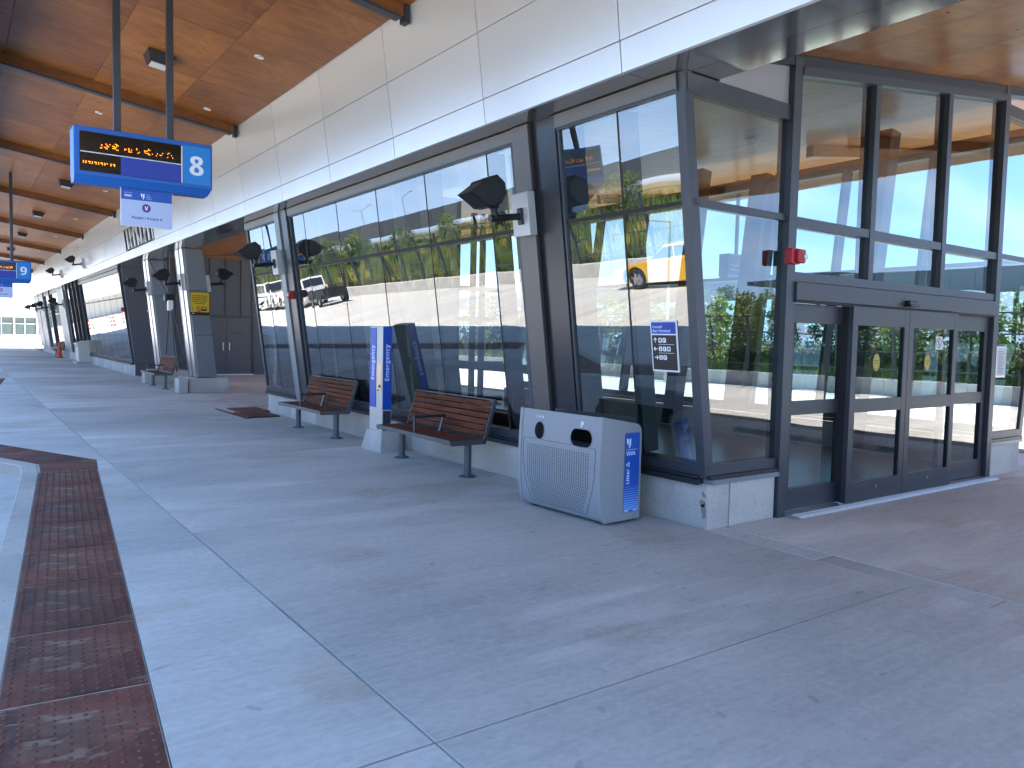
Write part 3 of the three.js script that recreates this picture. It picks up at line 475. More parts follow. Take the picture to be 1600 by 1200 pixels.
// floodlights on arms: head, bracket, arm, plate and a pale junction box on the column
function floodProto() {
  const t = thing('floodlight', 'black', 'floodlight'); // base at the foot of the arm on the column face; -x is outward
  part('junction_box', rbox(.1, .45, .29, .008, -.05, 0, 0), M.clad[0], t).material = std({ color: L(.45, .47, .49), roughness: .4, metalness: .2 });
  part('wall_plate', rbox(.035, .17, .075, .01, -.115, -.02, .02), M.blackMetal, t);
  part('arm', rod(V(-.11, -.02, .02), V(-.5, -.03, .02), .036, 12), M.blackMetal, t);
  part('swivel', [cyl(.03, .035, .09, 12, -.44, .03, .02), rbox(.08, .06, .09, .01, -.44, .1, .02)], M.blackMetal, t);
  const s = new THREE.Shape(); for (const [i, [x, y]] of [[.0, 0], [.08, .1], [.07, .22], [-.02, .3], [-.2, .25], [-.22, .22], [-.4, .12], [-.27, .03], [-.2, -.03], [-.12, -.04]].entries()) i ? s.lineTo(x, y) : s.moveTo(x, y);
  const h = new THREE.ExtrudeGeometry(s, { depth: .22, bevelEnabled: true, bevelThickness: .03, bevelSize: .02, bevelSegments: 2 }).scale(.85, .85, .95).translate(-.43, .12, -.09);
  const hd = part('head', h, M.blackMetal, t); part('lens', (() => { const c = []; for (let q = 0; q < 8; q++) c.push(V(q & 1 ? -.615 : -.715, (q & 1 ? .108 : .198) + (q & 2 ? .006 : 0), q & 4 ? .1 : -.06)); return hexa(c); })(), std({ color: L(.06, .065, .07), roughness: .12 }), hd);
  return t;
}
{
  const proto = floodProto(); let k = 0;
  const put = (label, x, y, z, turn = 0, lean = 0, sc = 1) => { const o = k++ ? proto.clone() : proto; if (k > 1) { o.name = numbered('floodlight'); scene.add(o); } o.userData.label = label; o.userData.group = 'black floodlights on arms along the wall'; o.position.set(x, y, z); o.rotation.set(0, turn, lean); o.scale.setScalar(sc); };
  const on = (z, h = 2.97, o = .07) => { const p = F(-1, z, h, o); return [p.x, p.y, p.z]; };
  put('nearest black floodlight on an arm above the grey waste bin', ...on(-6.67, 2.97, .075), 0, .133);
  put('black floodlight on the column left of the middle glazed bay', ...on(-14.4, 2.98, .06), 0, .133);
  put('black floodlight on the clad pier left of the yellow sign', 5.1, 2.98, -22.35, 0, .133);
  put('black floodlight pointing right from the pier with the yellow sign', 5.62, 2.95, -22.2, Math.PI, -.133);
  put('black floodlight on the second clad pier before the dark end wall', 5.1, 2.98, -26.8, 0, .133);
  const fx = (y) => fasX(y);
  put('black floodlight fixed to the metal fascia, nearer of two', fx(4.35), 4.35, -36.5, 0, .133, .9); put('black floodlight fixed to the metal fascia, farther of two', fx(4.35), 4.35, -44.5, 0, .133, .9);
  put('black floodlight on the wide grey pier past the white bin', ...on(-48.2, 3, .1), 0, .133); put('black floodlight on the black column near the orange cone', ...on(-55.6, 3, .12), 0, .133); put('black floodlight on the grey pier near the far end', ...on(-60, 3, .1), 0, .133); put('farthest black floodlight at the end of the terminal', ...on(-65, 3, .1), 0, .133);
}
{ // red fire alarm strobes
  const t = thing('alarm_strobe', 'red alarm strobe with white lens on the door jamb', 'alarm', [6.33, 2.46, -4.41], 0, 'red alarm strobes');
  part('back_box', rbox(.15, .17, .1, .012, -.02, 0, .04), M.red, t); part('sounder', [rbox(.13, .15, .05, .02, .03, 0, .11), ...[-.04, -.015, .01, .035].map((y) => rbox(.1, .008, .02, .003, .03, y, .135))], M.red, t); part('strobe_lens', rbox(.05, .05, .03, .01, .07, -.005, .145), M.white, t);
  t.scale.setScalar(.85);
  const c = (label, p) => { const o = t.clone(); o.name = numbered('alarm_strobe'); o.userData.label = label; o.position.copy(p); o.rotation.y = -Math.PI / 2; scene.add(o); };
  c('red alarm strobe on the dark column left of the middle glazed bay', F(-1, -13.85, 2.36, .08)); c('red alarm strobe on the edge of the glass before the dark end wall', F(-1, -31.1, 2.4, .05)); c('red alarm strobe behind the tie rods between the clad piers', V(5.3, 2.3, -27.6));
}
{ // wayfinding sign on the near pane
  const m = std({ roughness: .45, map: canvasTex(310, 450, (g, w, h) => {
    g.fillStyle = '#d6dde6'; g.fillRect(0, 0, w, h); g.fillStyle = '#123a9c'; g.fillRect(8, 8, w - 16, 104); g.fillStyle = '#15161a'; g.fillRect(8, 124, w - 16, h - 134);
    g.fillStyle = '#c5d4f2'; g.font = 'bold 34px sans-serif'; g.fillText('Cornell', 22, 62); g.fillText('Bus Terminal', 22, 98, 250);
    g.strokeStyle = '#e6e8ec'; g.lineWidth = 9; const ar = (x, y, a) => { g.save(); g.translate(x, y); g.rotate(a); g.beginPath(); g.moveTo(-20, 0); g.lineTo(20, 0); g.moveTo(4, -17); g.lineTo(21, 0); g.lineTo(4, 17); g.stroke(); g.restore(); };
    ar(48, 172, -Math.PI / 2); ar(48, 250, Math.PI); ar(52, 328, 0);
    const ic = (x, y, k) => { g.fillStyle = '#e2e5ea'; g.beginPath(); g.roundRect ? g.roundRect(x, y, 42, 42, 9) : g.rect(x, y, 42, 42); g.fill(); g.fillStyle = '#25262a'; if (k === 0) { g.fillRect(x + 9, y + 11, 24, 15); g.fillRect(x + 12, y + 28, 6, 6); g.fillRect(x + 25, y + 28, 6, 6); } else if (k === 1) { g.beginPath(); g.arc(x + 21, y + 12, 5, 0, 7); g.fill(); g.fillRect(x + 15, y + 18, 12, 18); } else { g.fillRect(x + 12, y + 9, 6, 26); g.fillRect(x + 18, y + 9, 12, 5); g.fillRect(x + 18, y + 20, 9, 5); } };
    ic(86, 150, 0); ic(136, 150, 2); ic(86, 228, 1); ic(136, 228, 2); ic(186, 228, 0); ic(86, 306, 1); ic(136, 306, 2);
    g.fillStyle = '#bfc3c9'; g.fillRect(82, 206, 190, 5); g.fillRect(82, 284, 190, 5);
  }) });
  const t = thing('wayfinding_sign', 'black and blue wayfinding sign with arrows on the pane beside the corner', 'sign', F(-1, -4.88, 1.61, .02).toArray());
  const g = new THREE.PlaneGeometry(.31, .45).rotateY(-Math.PI / 2).rotateZ(TILT).translate(-.006, 0, 0); part('sign_face', g, m, t); part('backing', new THREE.BoxGeometry(.008, .46, .32).rotateZ(TILT).translate(.0, 0, 0), M.white, t);
  const n = thing('notice_card', 'white framed notice on the glass right of the doors', 'notice', [10.98, 1.48, -4.47]); part('frame', rbox(.27, .4, .02, .006), M.alum, n); part('paper', new THREE.PlaneGeometry(.23, .35).translate(0, 0, .0125), std({ color: L(.5, .53, .58), roughness: .8, map: canvasTex(128, 192, (c, w, h) => { c.fillStyle = '#fff'; c.fillRect(0, 0, w, h); c.fillStyle = '#9aa0a8'; for (let y = 20; y < 180; y += 11) c.fillRect(12, y, 70 + 34 * ((y * 7) % 10) / 10, 4); }) }), n);
}
{ // yellow warning sign on the pier
  const m = std({ roughness: .5, map: canvasTex(256, 300, (g, w, h) => {
    g.fillStyle = '#c9a81f'; g.fillRect(0, 0, w, h); g.fillStyle = '#151515';
    [[18, 30, 66, 40, 58], [60, 74, 30, 52], [34, 80, 22, 76], [46, 62, 24, 70], [40, 34, 60]].forEach((ws, i) => { let x = i === 4 ? 58 : 20; for (const q of ws) { g.fillRect(x, 40 + i * 26, q - 5, 9); x += q; } }); // print too small to read in the photograph
    g.fillRect(0, 262, w, 38); g.strokeStyle = '#b3281a'; g.lineWidth = 9; g.beginPath(); g.arc(112, 222, 34, 0, 7); g.stroke(); g.beginPath(); g.moveTo(88, 198); g.lineTo(136, 246); g.stroke(); g.fillStyle = '#151515'; g.fillRect(108, 200, 8, 46); g.fillRect(150, 188, 70, 56); g.fillStyle = '#c9a81f'; g.fillRect(158, 196, 54, 22); g.fillStyle = '#eee'; g.fillRect(20, 276, 30, 8); g.fillStyle = '#151515'; g.fillRect(20, 190, 5, 60);
  }) });
  const t = thing('warning_sign', 'yellow warning sign with black text and red pictogram on a leaning pier', 'sign', [5.44, 2.4, -22.03]); part('sign_face', new THREE.PlaneGeometry(.48, .6).rotateZ(.0).translate(0, 0, .012), m, t); part('backing', bx(.49, .61, .02), M.blackMetal, t);
}

// ---------------------------------------------------------------- hanging bay signs
function logo(g, x, y, s) { g.save(); g.translate(x, y); g.scale(s, s); g.beginPath(); g.moveTo(0, 0); g.lineTo(9, 4); g.lineTo(9, 26); g.quadraticCurveTo(0, 22, 0, 14); g.fill(); g.beginPath(); g.moveTo(12, 5); g.lineTo(21, 0); g.lineTo(21, 22); g.quadraticCurveTo(20, 34, 10, 38); g.lineTo(11, 29); g.lineTo(12, 28); g.fill(); g.restore(); }
function dots(g, x0, y0, rowsN, cols, p, r, pat) { for (let i = 0; i < cols; i++) for (let j = 0; j < rowsN; j++) if (pat(i, j)) { g.beginPath(); g.arc(x0 + i * p, y0 + j * p, r, 0, 7); g.fill(); } }
function baySign(num, label, sd, x, y, z) {
  const t = thing('bay_sign', label, 'sign', [x, y, z]); const W = 1.43, H = .52, D = .3;
  const s = new THREE.Shape(); [[-W / 2, -H / 2], [W / 2 - .03, -H / 2], [W / 2, -H / 2 + .03], [W / 2, H / 2], [-W / 2, H / 2]].forEach(([a, b], i) => i ? s.lineTo(a, b) : s.moveTo(a, b));
  const prof = new THREE.Shape(); [[-D / 2, -H / 2], [D / 2 - .05, -H / 2 - .09], [D / 2, -H / 2], [D / 2, H / 2], [-D / 2, H / 2]].forEach(([a, b], i) => i ? prof.lineTo(a, b) : prof.moveTo(a, b));
  part('housing', [rbox(W, H, D, .012), (() => { const c = []; for (let q = 0; q < 8; q++) { const x2 = q & 1 ? W / 2 - .004 : -W / 2 + .004; c.push(V(x2 - (q & 2 || !(q & 1) ? 0 : .04), q & 2 ? -H / 2 + .01 : -H / 2 - .07, (q & 4 ? .5 : -.5) * (q & 2 ? D - .01 : D - .09))); } return hexa(c); })()], M.blue, t);
  const face = (x0, x1, y0, y1, m, nm, d = .004) => part(nm, rbox(x1 - x0, y1 - y0, .012, .002, (x0 + x1) / 2, (y0 + y1) / 2, D / 2 + d), m, t);
  const em = (w, h, draw, tw, th) => { const base = canvasTex(tw, th, (g) => { g.fillStyle = '#1a1612'; g.fillRect(0, 0, tw, th); }), e = canvasTex(tw, th, (g) => { g.fillStyle = '#000'; g.fillRect(0, 0, tw, th); g.fillStyle = '#ffb03a'; draw(g); }); return std({ map: base, roughness: .12, emissive: L(1, .62, .22), emissiveMap: e, emissiveIntensity: 1.1 }); };
  const s0 = seed; seed = sd;
  const pats = {}; const pat = (i, j) => { const q = Math.floor(i / 6); if (i % 6 === 5) return false; pats[q] ??= Array.from({ length: 7 }, () => Array.from({ length: 5 }, () => rnd() < .3)); return pats[q][j][i % 6] && j >= 3 - (q % 4) && j < 6; };
  const disp = em(1, 1, (g) => { dots(g, 70, 96, 7, 66, 12.6, 4.4, (i, j) => (i < 4 || i > 8) && pat(i, j)); }, 960, 214); const disp2 = em(1, 1, (g) => dots(g, 32, 62, 4, 28, 12.2, 4.6, (i, j) => (j === 1 || (j === 2 && i % 5 < 3)) && i % 7 !== 6 && (i * 13 % 5) < 3), 400, 150);
  seed = s0;
  const pl = (x0, x1, y0, y1, m, nm, d) => part(nm, new THREE.PlaneGeometry(x1 - x0, y1 - y0).translate((x0 + x1) / 2, (y0 + y1) / 2, D / 2 + d), m, t);
  face(-.66, .37, -.215, .205, M.gasket, 'display_panel', .001);
  pl(-.655, .365, -.005, .2, disp, 'led_display', .0085); pl(-.655, -.26, -.21, -.02, disp2, 'led_display', .0085);
  face(-.26, .365, -.213, -.018, M.blueDeep, 'blue_panel', .005);
  face(-.655, .37, -.016, -.006, M.white, 'divider', .006); face(.368, .38, -.215, .2, M.white, 'divider', .006);
  const nm = std({ roughness: .4, map: canvasTex(256, 384, (g, w, h) => { g.fillStyle = '#0f7fcf'; g.fillRect(0, 0, w, h); g.fillStyle = '#dfe6ee'; g.font = 'bold 270px sans-serif'; g.textAlign = 'center'; g.fillText(num, w / 2, h / 2 + 98); }) });
  pl(.385, .69, -.215, .215, nm, 'bay_number', .0015);
  for (const px of [-.27, .28]) part('hanger_pole', rbox(.075, 3, .06, .005, px, H / 2 + 1.5, 0).translate(0, 0, 0), M.frame, t).scale.set(1, 1, 1);
  const hm = std({ roughness: .45, map: canvasTex(512, 420, (g, w, h) => {
    g.fillStyle = '#aebfe0'; g.fillRect(0, 0, w, h); g.fillStyle = '#1150ac'; g.fillRect(0, 0, w, 150); g.fillStyle = '#dfe8f6'; g.font = 'bold 34px sans-serif'; g.fillText('9886', 30, 122); g.font = '15px sans-serif'; g.fillText('BUS STOP #', 30, 86, 100); logo(g, 196, 74, 1.7); g.font = '17px sans-serif'; ['York', 'Region', 'Transit'].forEach((q, i) => g.fillText(q, 250, 90 + i * 22));
    g.fillStyle = '#5a2f8c'; g.beginPath(); g.arc(250, 226, 44, 0, 7); g.fill(); g.fillStyle = '#fff'; g.font = 'bold 58px sans-serif'; g.textAlign = 'center'; g.fillText('V', 250, 247); g.fillStyle = '#1d2440'; g.font = 'bold 38px sans-serif'; g.fillText('Purple / Purple A', 256, 345, 330);
  }) });
  const hp = part('route_plate', new THREE.PlaneGeometry(.53, .45).translate(.02, -H / 2 - .26, .064), hm, t); part('plate_backing', bx(.54, .46, .015, .02, -H / 2 - .26, .054), M.white, t);
  part('fixing_screw', [-.2, .02, .24].map((a) => cyl(.012, .012, .01, 10).rotateX(Math.PI / 2).translate(a, -H / 2 - .06, .07)), M.stainless, t);
  for (const c of t.children) if (c.name.startsWith('hanger_pole')) { const top = canY(x + (c.name === 'hanger_pole' ? -.27 : .28)), len = top - (y + H / 2) + .02; c.geometry = rbox(.075, len, .06, .005, c.name === 'hanger_pole' ? -.27 : .28, H / 2 + len / 2, 0); }
  return t;
}
baySign('8', 'blue hanging bay sign with the number 8 and purple route plate', 5, 1.8, 3.57, -9.75);
baySign('9', 'farther blue hanging bay sign with the number 9', 8, 1.07, 3.2, -25.2);
{ const t = baySign('3', 'blue bay sign number 3 beyond the glass on the far platform', 21, 15.75, 3.52, -12.3); for (const c of t.children) if (c.name.startsWith('hanger_pole')) { const px = c.name === 'hanger_pole' ? -.27 : .28, len = soffY(15.75 + px) - 3.52 - .26 + .02; c.geometry = rbox(.075, len, .06, .005, px, .26 + len / 2, 0); } }

// ---------------------------------------------------------------- benches
{
  const t = thing('bench', 'brown slatted bench with steel legs nearest the waste bin', 'bench', [4.93, 0, -8.54]); // faces -x; z is its length
  const LB = 1.9, seatY = .445;
  for (let i = 0; i < 5; i++) part('seat_slat', worldUV(rbox(.078, .03, LB - .03, .005, -.27 + i * .084, seatY, 0)), M.benchWood[i % 4], t);
  const A = V(.16, .5, 0), B = V(.27, .87, 0); for (let i = 0; i < 6; i++) { const a = (i + .5) / 6, g = worldUV(rbox(.028, .062, LB - .03, .005)); g.rotateZ(-.29).translate(.15 + .13 * a, .475 + .42 * a, 0); part('back_slat', shiftUV(g, i * .37, i * .5), M.benchWood[(i + 1) % 4], t); }
  for (const s of [-1, 1]) part('end_frame', [bar(V(-.31, seatY - .02, s * LB / 2), V(.17, seatY - .02, s * LB / 2), .012, .06), bar(V(.15, seatY - .04, s * LB / 2), V(.3, .905, s * LB / 2), .05, .012, V(0, 0, 1))], M.benchSteel, t);
  part('seat_rail', [rbox(.02, .05, LB, .004, -.315, seatY - .01, 0), rbox(.05, .012, LB, .003, .295, .91, 0), rbox(.46, .02, .08, .004, -.08, seatY - .035, .83), rbox(.46, .02, .08, .004, -.08, seatY - .035, -.83)], M.benchSteel, t);
  for (const z of [.83, -.83]) { part('leg', cyl(.045, .045, .42, 20, 0, .21, z), M.benchSteel, t); part('foot_plate', [cyl(.1, .1, .012, 20, 0, .008, z), ...[[.07, .0], [-.07, 0], [0, .07], [0, -.07]].map(([a, b]) => cyl(.01, .01, .014, 6, a, .02, z + b))], M.benchSteel, t); }
  part('armrest', [bar(V(-.31, .655, .06), V(.13, .655, .06), .055, .03), bar(V(-.295, seatY + .01, .06), V(-.295, .64, .06), .05, .018, V(1, 0, 0)), bar(V(.06, seatY + .01, .06), V(.115, .64, .06), .05, .018, V(1, 0, 0))], M.frameDark, t);
  const c = (label, x, z) => { const o = t.clone(); o.name = numbered('bench'); o.userData.label = label; o.position.set(x, 0, z); scene.add(o); };
  c('brown slatted bench left of the blue emergency pillar', 4.93, -12.43); c('brown slatted bench in front of the clad piers and tie rods', 4.88, -24.4); c('dark bench behind the orange cone far down the platform', 5.0, -52.5);
}
// ---------------------------------------------------------------- emergency pillar
{
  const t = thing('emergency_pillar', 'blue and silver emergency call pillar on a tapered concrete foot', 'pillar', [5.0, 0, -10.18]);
  const b = []; for (let i = 0; i < 8; i++) { const k = i & 2 ? 1 : 0; b.push(V((i & 1 ? 1 : -1) * (k ? .095 : .15), k ? .29 : -.02, (i & 4 ? 1 : -1) * (k ? .24 : .33))); } part('concrete_foot', hexa(b), M.curb, t);
  part('body', rbox(.145, 1.5, .41, .008, 0, 1.03, 0), std({ color: L(.5, .5, .49), roughness: .38, metalness: .2 }), t);
  const tx = (w, bg, bg2) => std({ roughness: .4, map: canvasTex(128, 1024, (g, W, h) => { g.fillStyle = bg; g.fillRect(0, 0, W, h); g.save(); g.translate(W / 2 + 26, h * .66); g.rotate(-Math.PI / 2); g.fillStyle = '#cdd9f0'; g.font = 'bold 86px sans-serif'; g.fillText('Emergency', 0, 0, 480); g.restore(); }) });
  part('blue_panel', bx(.006, 1.14, .2, -.0755, 1.19, -.09), M.blue, t); part('lettering', new THREE.PlaneGeometry(.196, 1.136).rotateY(-Math.PI / 2).translate(-.0795, 1.19, -.09), tx(.2, '#1148b0'), t);
  part('blue_panel', bx(.138, 1.18, .006, 0, 1.19, .2075), M.blue, t); part('lettering', new THREE.PlaneGeometry(.136, 1.176).translate(0, 1.19, .2115), tx(.14, '#1148b0'), t);
  part('intercom_plate', bx(.006, .42, .16, -.0755, 1.04, .105), std({ color: L(.62, .5, .36), roughness: .35, metalness: .6 }), t); part('call_button', [cyl(.022, .022, .012, 16).rotateZ(Math.PI / 2).translate(-.082, .93, .13), cyl(.012, .012, .012, 12).rotateZ(Math.PI / 2).translate(-.082, .87, .08)], M.black, t);
  part('brightened_rear_panel', bx(.006, 1.4, .36, .0765, 1.02, 0), std({ color: L(.7, .74, .72), roughness: .4 }), t); part('lower_panel', bx(.12, .28, .004, 0, .44, .206), M.frame, t);  // rear panel coloured pale in place of light thrown back by the glazing
}
// ---------------------------------------------------------------- waste bins
function bin(label, pos, turn, mat, detail) {
  const t = thing('waste_bin', label, 'bin', pos, turn); const Wd = 1.14, D = .465, H = .94;
  // local: front faces -x, length along z, profile in x-y
  const prof = (y) => { if (y > .34 * .95) { const v = (y - .323) / (.95 - .323); return -.15 + (.02) * v - .02 * Math.sin(v * Math.PI) * .5; } const v = y / .323; return -.08 - .07 * Math.sqrt(Math.max(0, 1 - (1 - v) ** 2)); };
  const sh = new THREE.Shape(); for (let i = 0; i <= 24; i++) { const y = H * i / 24; i ? sh.lineTo(prof(y) - .004, y) : sh.moveTo(prof(y) - .004, y); } sh.lineTo(D - .17, H - .075); sh.quadraticCurveTo(D - .1, H - .09, D - .1, H - .17); sh.lineTo(D - .1, 0); sh.closePath();
  const ends = []; for (const s of [-1, 1]) { const g = new THREE.ExtrudeGeometry(sh, { depth: .03, bevelEnabled: true, bevelThickness: .006, bevelSize: .006, bevelSegments: 2, curveSegments: 14 }); g.translate(0, .03, s > 0 ? Wd / 2 - .036 : -Wd / 2 + .006); ends.push(g); }
  part('end_panel', ends, mat, t);
  // front skin with real openings: a grid in (z, y) minus holes, wrapped on the profile
  const front = new THREE.Shape(); front.moveTo(-Wd / 2 + .03, .0); front.lineTo(Wd / 2 - .03, 0); front.lineTo(Wd / 2 - .03, H); front.lineTo(-Wd / 2 + .03, H); front.closePath();
  const hole = (pts) => { front.holes.push(new THREE.Path(pts.map(([a, b]) => new THREE.Vector2(a, b)))); };
  const el = (cx, cy, rx, ry, n = 28) => Array.from({ length: n }, (_, i) => { const a = -i / n * 6.2832; return [cx + Math.cos(a) * rx, cy + Math.sin(a) * ry]; });
  if (detail) { hole(el(-.27 + 0, .745, .072, .085)); const st = []; for (let i = 0; i <= 12; i++) { const a = -Math.PI / 2 + Math.PI * i / 12; st.push([.33 + .045 + Math.cos(a) * .075, .735 + Math.sin(a) * .082]); } for (let i = 0; i <= 12; i++) { const a = Math.PI / 2 + Math.PI * i / 12; st.push([.24 + Math.cos(a) * .075, .735 + Math.sin(a) * .082]); } hole(st.reverse()); }
  let g = new THREE.ShapeGeometry(front, 20);
  // subdivide and bend onto the profile
  const strips = []; const N = 16;
  { // slice by horizontal bands so that the sheet can curve below
    const p = g.attributes.position; const tri = g.index ? g.toNonIndexed() : g; const q = tri.attributes.position; const out = [];
    const cut = (poly2, y, keepBelow) => { const r = []; for (let i = 0; i < poly2.length; i++) { const a = poly2[i], b = poly2[(i + 1) % poly2.length], ia = keepBelow ? a[1] <= y : a[1] >= y, ib = keepBelow ? b[1] <= y : b[1] >= y; if (ia) r.push(a); if (ia !== ib) { const s2 = (y - a[1]) / (b[1] - a[1]); r.push([a[0] + (b[0] - a[0]) * s2, y]); } } return r; };
    const ys = [0, .03, .06, .1, .14, .19, .25, .323, .45, .55, .65, .75, .85, H];
    for (let i = 0; i < q.count; i += 3) { const T = [0, 1, 2].map((k) => [q.getX(i + k), q.getY(i + k)]); for (let k = 0; k + 1 < ys.length; k++) { const P = cut(cut(T, ys[k + 1], true), ys[k], false); for (let m = 1; m + 1 < P.length; m++) out.push(P[0], P[m], P[m + 1]); } }
    const pos = []; for (const [a, b] of out) pos.push(prof(b), b + .03, a); const gg = new THREE.BufferGeometry(); gg.setAttribute('position', new THREE.Float32BufferAttribute(pos, 3)); const nn = []; for (const [a, b] of out) { const e = .01, dx = prof(Math.min(H, b + e)) - prof(Math.max(0, b - e)), dy = Math.min(H, b + e) - Math.max(0, b - e), l = Math.hypot(dx, dy); nn.push(-dy / l, dx / l, 0); } gg.setAttribute('normal', new THREE.Float32BufferAttribute(nn, 3)); strips.push(gg);
  }
  part('front_panel', strips, mat, t);
  part('top_panel', [bar(V(prof(H) - .002, H + .026, 0), V(D - .165, H - .052, 0), Wd - .066, .012)], mat, t); part('back_panel', bx(.012, H - .2, Wd - .066, D - .107, (H - .2) / 2 + .03, 0), mat, t);
  part('inner_bin', [bx(.32, .55, 1.0, .12, .3, 0), bx(.006, .3, 1.1, .3, .8, 0)], M.black, t); part('foot', [bx(.3, .03, .08, .12, .015, .45), bx(.3, .03, .08, .12, .015, -.45)], M.black, t);
  if (detail) {
    const rim = (pts, w) => { const c = new THREE.CatmullRomCurve3(pts.map(([a, b]) => V(prof(b) - .001, b + .03, a)), true); return new THREE.TubeGeometry(c, 48, w, 6, true); };
    part('opening_rim', [rim(el(-.27, .745, .073, .086), .005), rim([...el(.375, .735, .076, .083).slice(21), ...el(.375, .735, .076, .083).slice(0, 8), ...el(.24, .735, .076, .083).slice(7, 22)], .005)], mat, t);
    // perforated lower panel: an inset outline and rows of holes as dark discs set in the sheet
    const hx = []; for (let r = 0; r < 27; r++) { const y = .6 - r * .0205, sq = (y < .3 ? (.3 - y) * .42 : 0), zw = .43 - sq; for (let z = -zw; z <= zw; z += .03) { const zz = z + (r % 2 ? .0 : .0); const ny = (prof(y + .005) - prof(y - .005)) / .01; const d = new THREE.CircleGeometry(.0068, 7).rotateY(-Math.PI / 2).rotateZ(Math.atan(ny) * -1).translate(prof(y) - .0016, y + .03, zz); hx.push(d); } }
    const pf = part('perforation', hx, M.black, t); pf.userData.kind = 'stuff';
    const ol = []; for (const [z, y] of [[-.5, .64], [-.48, .66], [.48, .66], [.5, .64], [.49, .4], [.46, .25], [.38, .05], [-.38, .05], [-.46, .25], [-.49, .4]]) ol.push([z, y]);
    const pts = []; for (let i = 0; i < ol.length; i++) { const a = ol[i], b = ol[(i + 1) % ol.length]; for (let k = 0; k < 10; k++) { const y = a[1] + (b[1] - a[1]) * k / 10; pts.push(V(prof(y) - .0005, y + .03, a[0] + (b[0] - a[0]) * k / 10)); } }
    part('panel_groove', new THREE.TubeGeometry(new THREE.CatmullRomCurve3(pts, true, 'catmullrom', .1), 200, .0022, 5, true), M.frame, t);
    const lm = std({ roughness: .4, map: canvasTex(200, 800, (c, w, h) => {
      c.fillStyle = '#0f4fae'; c.fillRect(0, 0, w, h); c.fillStyle = '#d3e0f4'; logo(c, 22, 52, 2.7); c.globalAlpha = .35; for (let i = 0; i < 4; i++) c.fillRect(96, 62 + i * 24, 66, 3); c.globalAlpha = 1; c.fillRect(20, 166, 150, 4); c.font = 'bold 56px sans-serif'; c.fillText('VIVA', 18, 226);
      c.save(); c.translate(66, 520); c.rotate(-Math.PI / 2); c.font = 'bold 58px sans-serif'; c.fillText('Litter', 0, 0, 165); c.lineWidth = 8; c.strokeStyle = '#d3e0f4'; c.beginPath(); c.moveTo(182, -6); c.lineTo(222, -6); c.lineTo(202, -42); c.closePath(); c.stroke(); c.restore();
      for (let i = 0; i < 11; i++) { c.fillStyle = '#6fa3e8'; const hh = 3 + i * 1.7; c.fillRect(0, 545 + i * 22, w, hh); } c.fillStyle = '#e2ebf8'; c.fillRect(10, h - 14, 60, 8); c.fillRect(130, h - 14, 56, 8);
    }) });
    const lg = new THREE.PlaneGeometry(.19, .72).translate(D - .225, .46, Wd / 2 + .0065); part('label', lg, lm, t);
    const im = std({ roughness: .4, color: L(.85, .85, .85), transparent: true, map: canvasTex(128, 48, (c) => { c.fillStyle = '#cfd8e2'; c.font = 'bold 34px sans-serif'; c.clearRect(0, 0, 128, 48); c.fillRect(10, 6, 10, 34); c.beginPath(); c.arc(56, 22, 14, 0, 7); c.fill(); c.fillRect(84, 10, 30, 26); }) });
    part('pictogram', new THREE.PlaneGeometry(.13, .05).rotateY(-Math.PI / 2).translate(prof(.89) - .004, .905, -.27), im, t); part('pictogram', [bx(.003, .045, .016, prof(.86) - .002, .885, .3), bx(.003, .03, .03, prof(.86) - .002, .9, .31)], M.white, t);
  }
  return t;
}
bin('grey recycling and litter bin with blue label and perforated front', [4.72, 0, -5.6], .05, M.bin, true);
{
  const t = thing('grit_bin', 'pale cream grit bin with a sloping lid at the far glazed wall', 'bin', [5.2, .115, -42.4]), cm = std({ color: L(.58, .56, .48), roughness: .55 });
  const b = []; for (let i = 0; i < 8; i++) { const k = i & 2; b.push(V(i & 1 ? .46 : (k ? -.4 : -.33), k ? (i & 1 ? 1.05 : .8) : 0, (i & 4 ? 1 : -1) * (k ? .58 : .52))); } part('tub', hexa(b), cm, t);
  const l = []; for (let i = 0; i < 8; i++) l.push(V(i & 1 ? .48 : -.43, (i & 1 ? 1.055 : .795) + (i & 2 ? .07 : .005), (i & 4 ? 1 : -1) * .61)); part('lid', hexa(l), cm, t); part('catch', rbox(.03, .1, .12, .01, -.4, .74, 0), M.black, t);
}
{ const o = thing('concrete_pad', 'low concrete pad under the pale cream grit bin', 'pad', [5.25, 0, -42.4]); part('block', worldUV(rbox(1.0, .12, 1.5, .02, 0, .055, 0)), M.curb, o); }
{ // traffic cone and construction drums
  const t = thing('traffic_cone', 'orange traffic cone in front of the dark far bench', 'cone', [4.9, 0, -50.6]); part('base', rbox(.42, .04, .42, .02, 0, .02, 0), M.orange, t); part('body', new THREE.LatheGeometry([[.17, .04], [.05, .88], [.04, .9], [.0, .9]].map(([a, b]) => new THREE.Vector2(a, b)), 24), M.orange, t);
  const d = thing('construction_drum', 'orange and white construction drum on the road, seen in the far glass', 'drum', [-4.5, -.15, -92], 0, 'orange construction drums on the far road'); for (let i = 0; i < 5; i++) part('band', cyl(.26 - i * .018, .275 - i * .018, .2, 20, 0, .1 + i * .2, 0), i % 2 ? M.white : M.orange, d); part('base', cyl(.36, .38, .06, 20, 0, .03, 0), M.black, d);
  for (const [x, z] of [[-3, -90], [-1.5, -95], [-6, -86], [1, -92], [2.6, -97]]) { const c = d.clone(); c.name = numbered('construction_drum'); c.position.set(x, -.15, z); scene.add(c); }
}

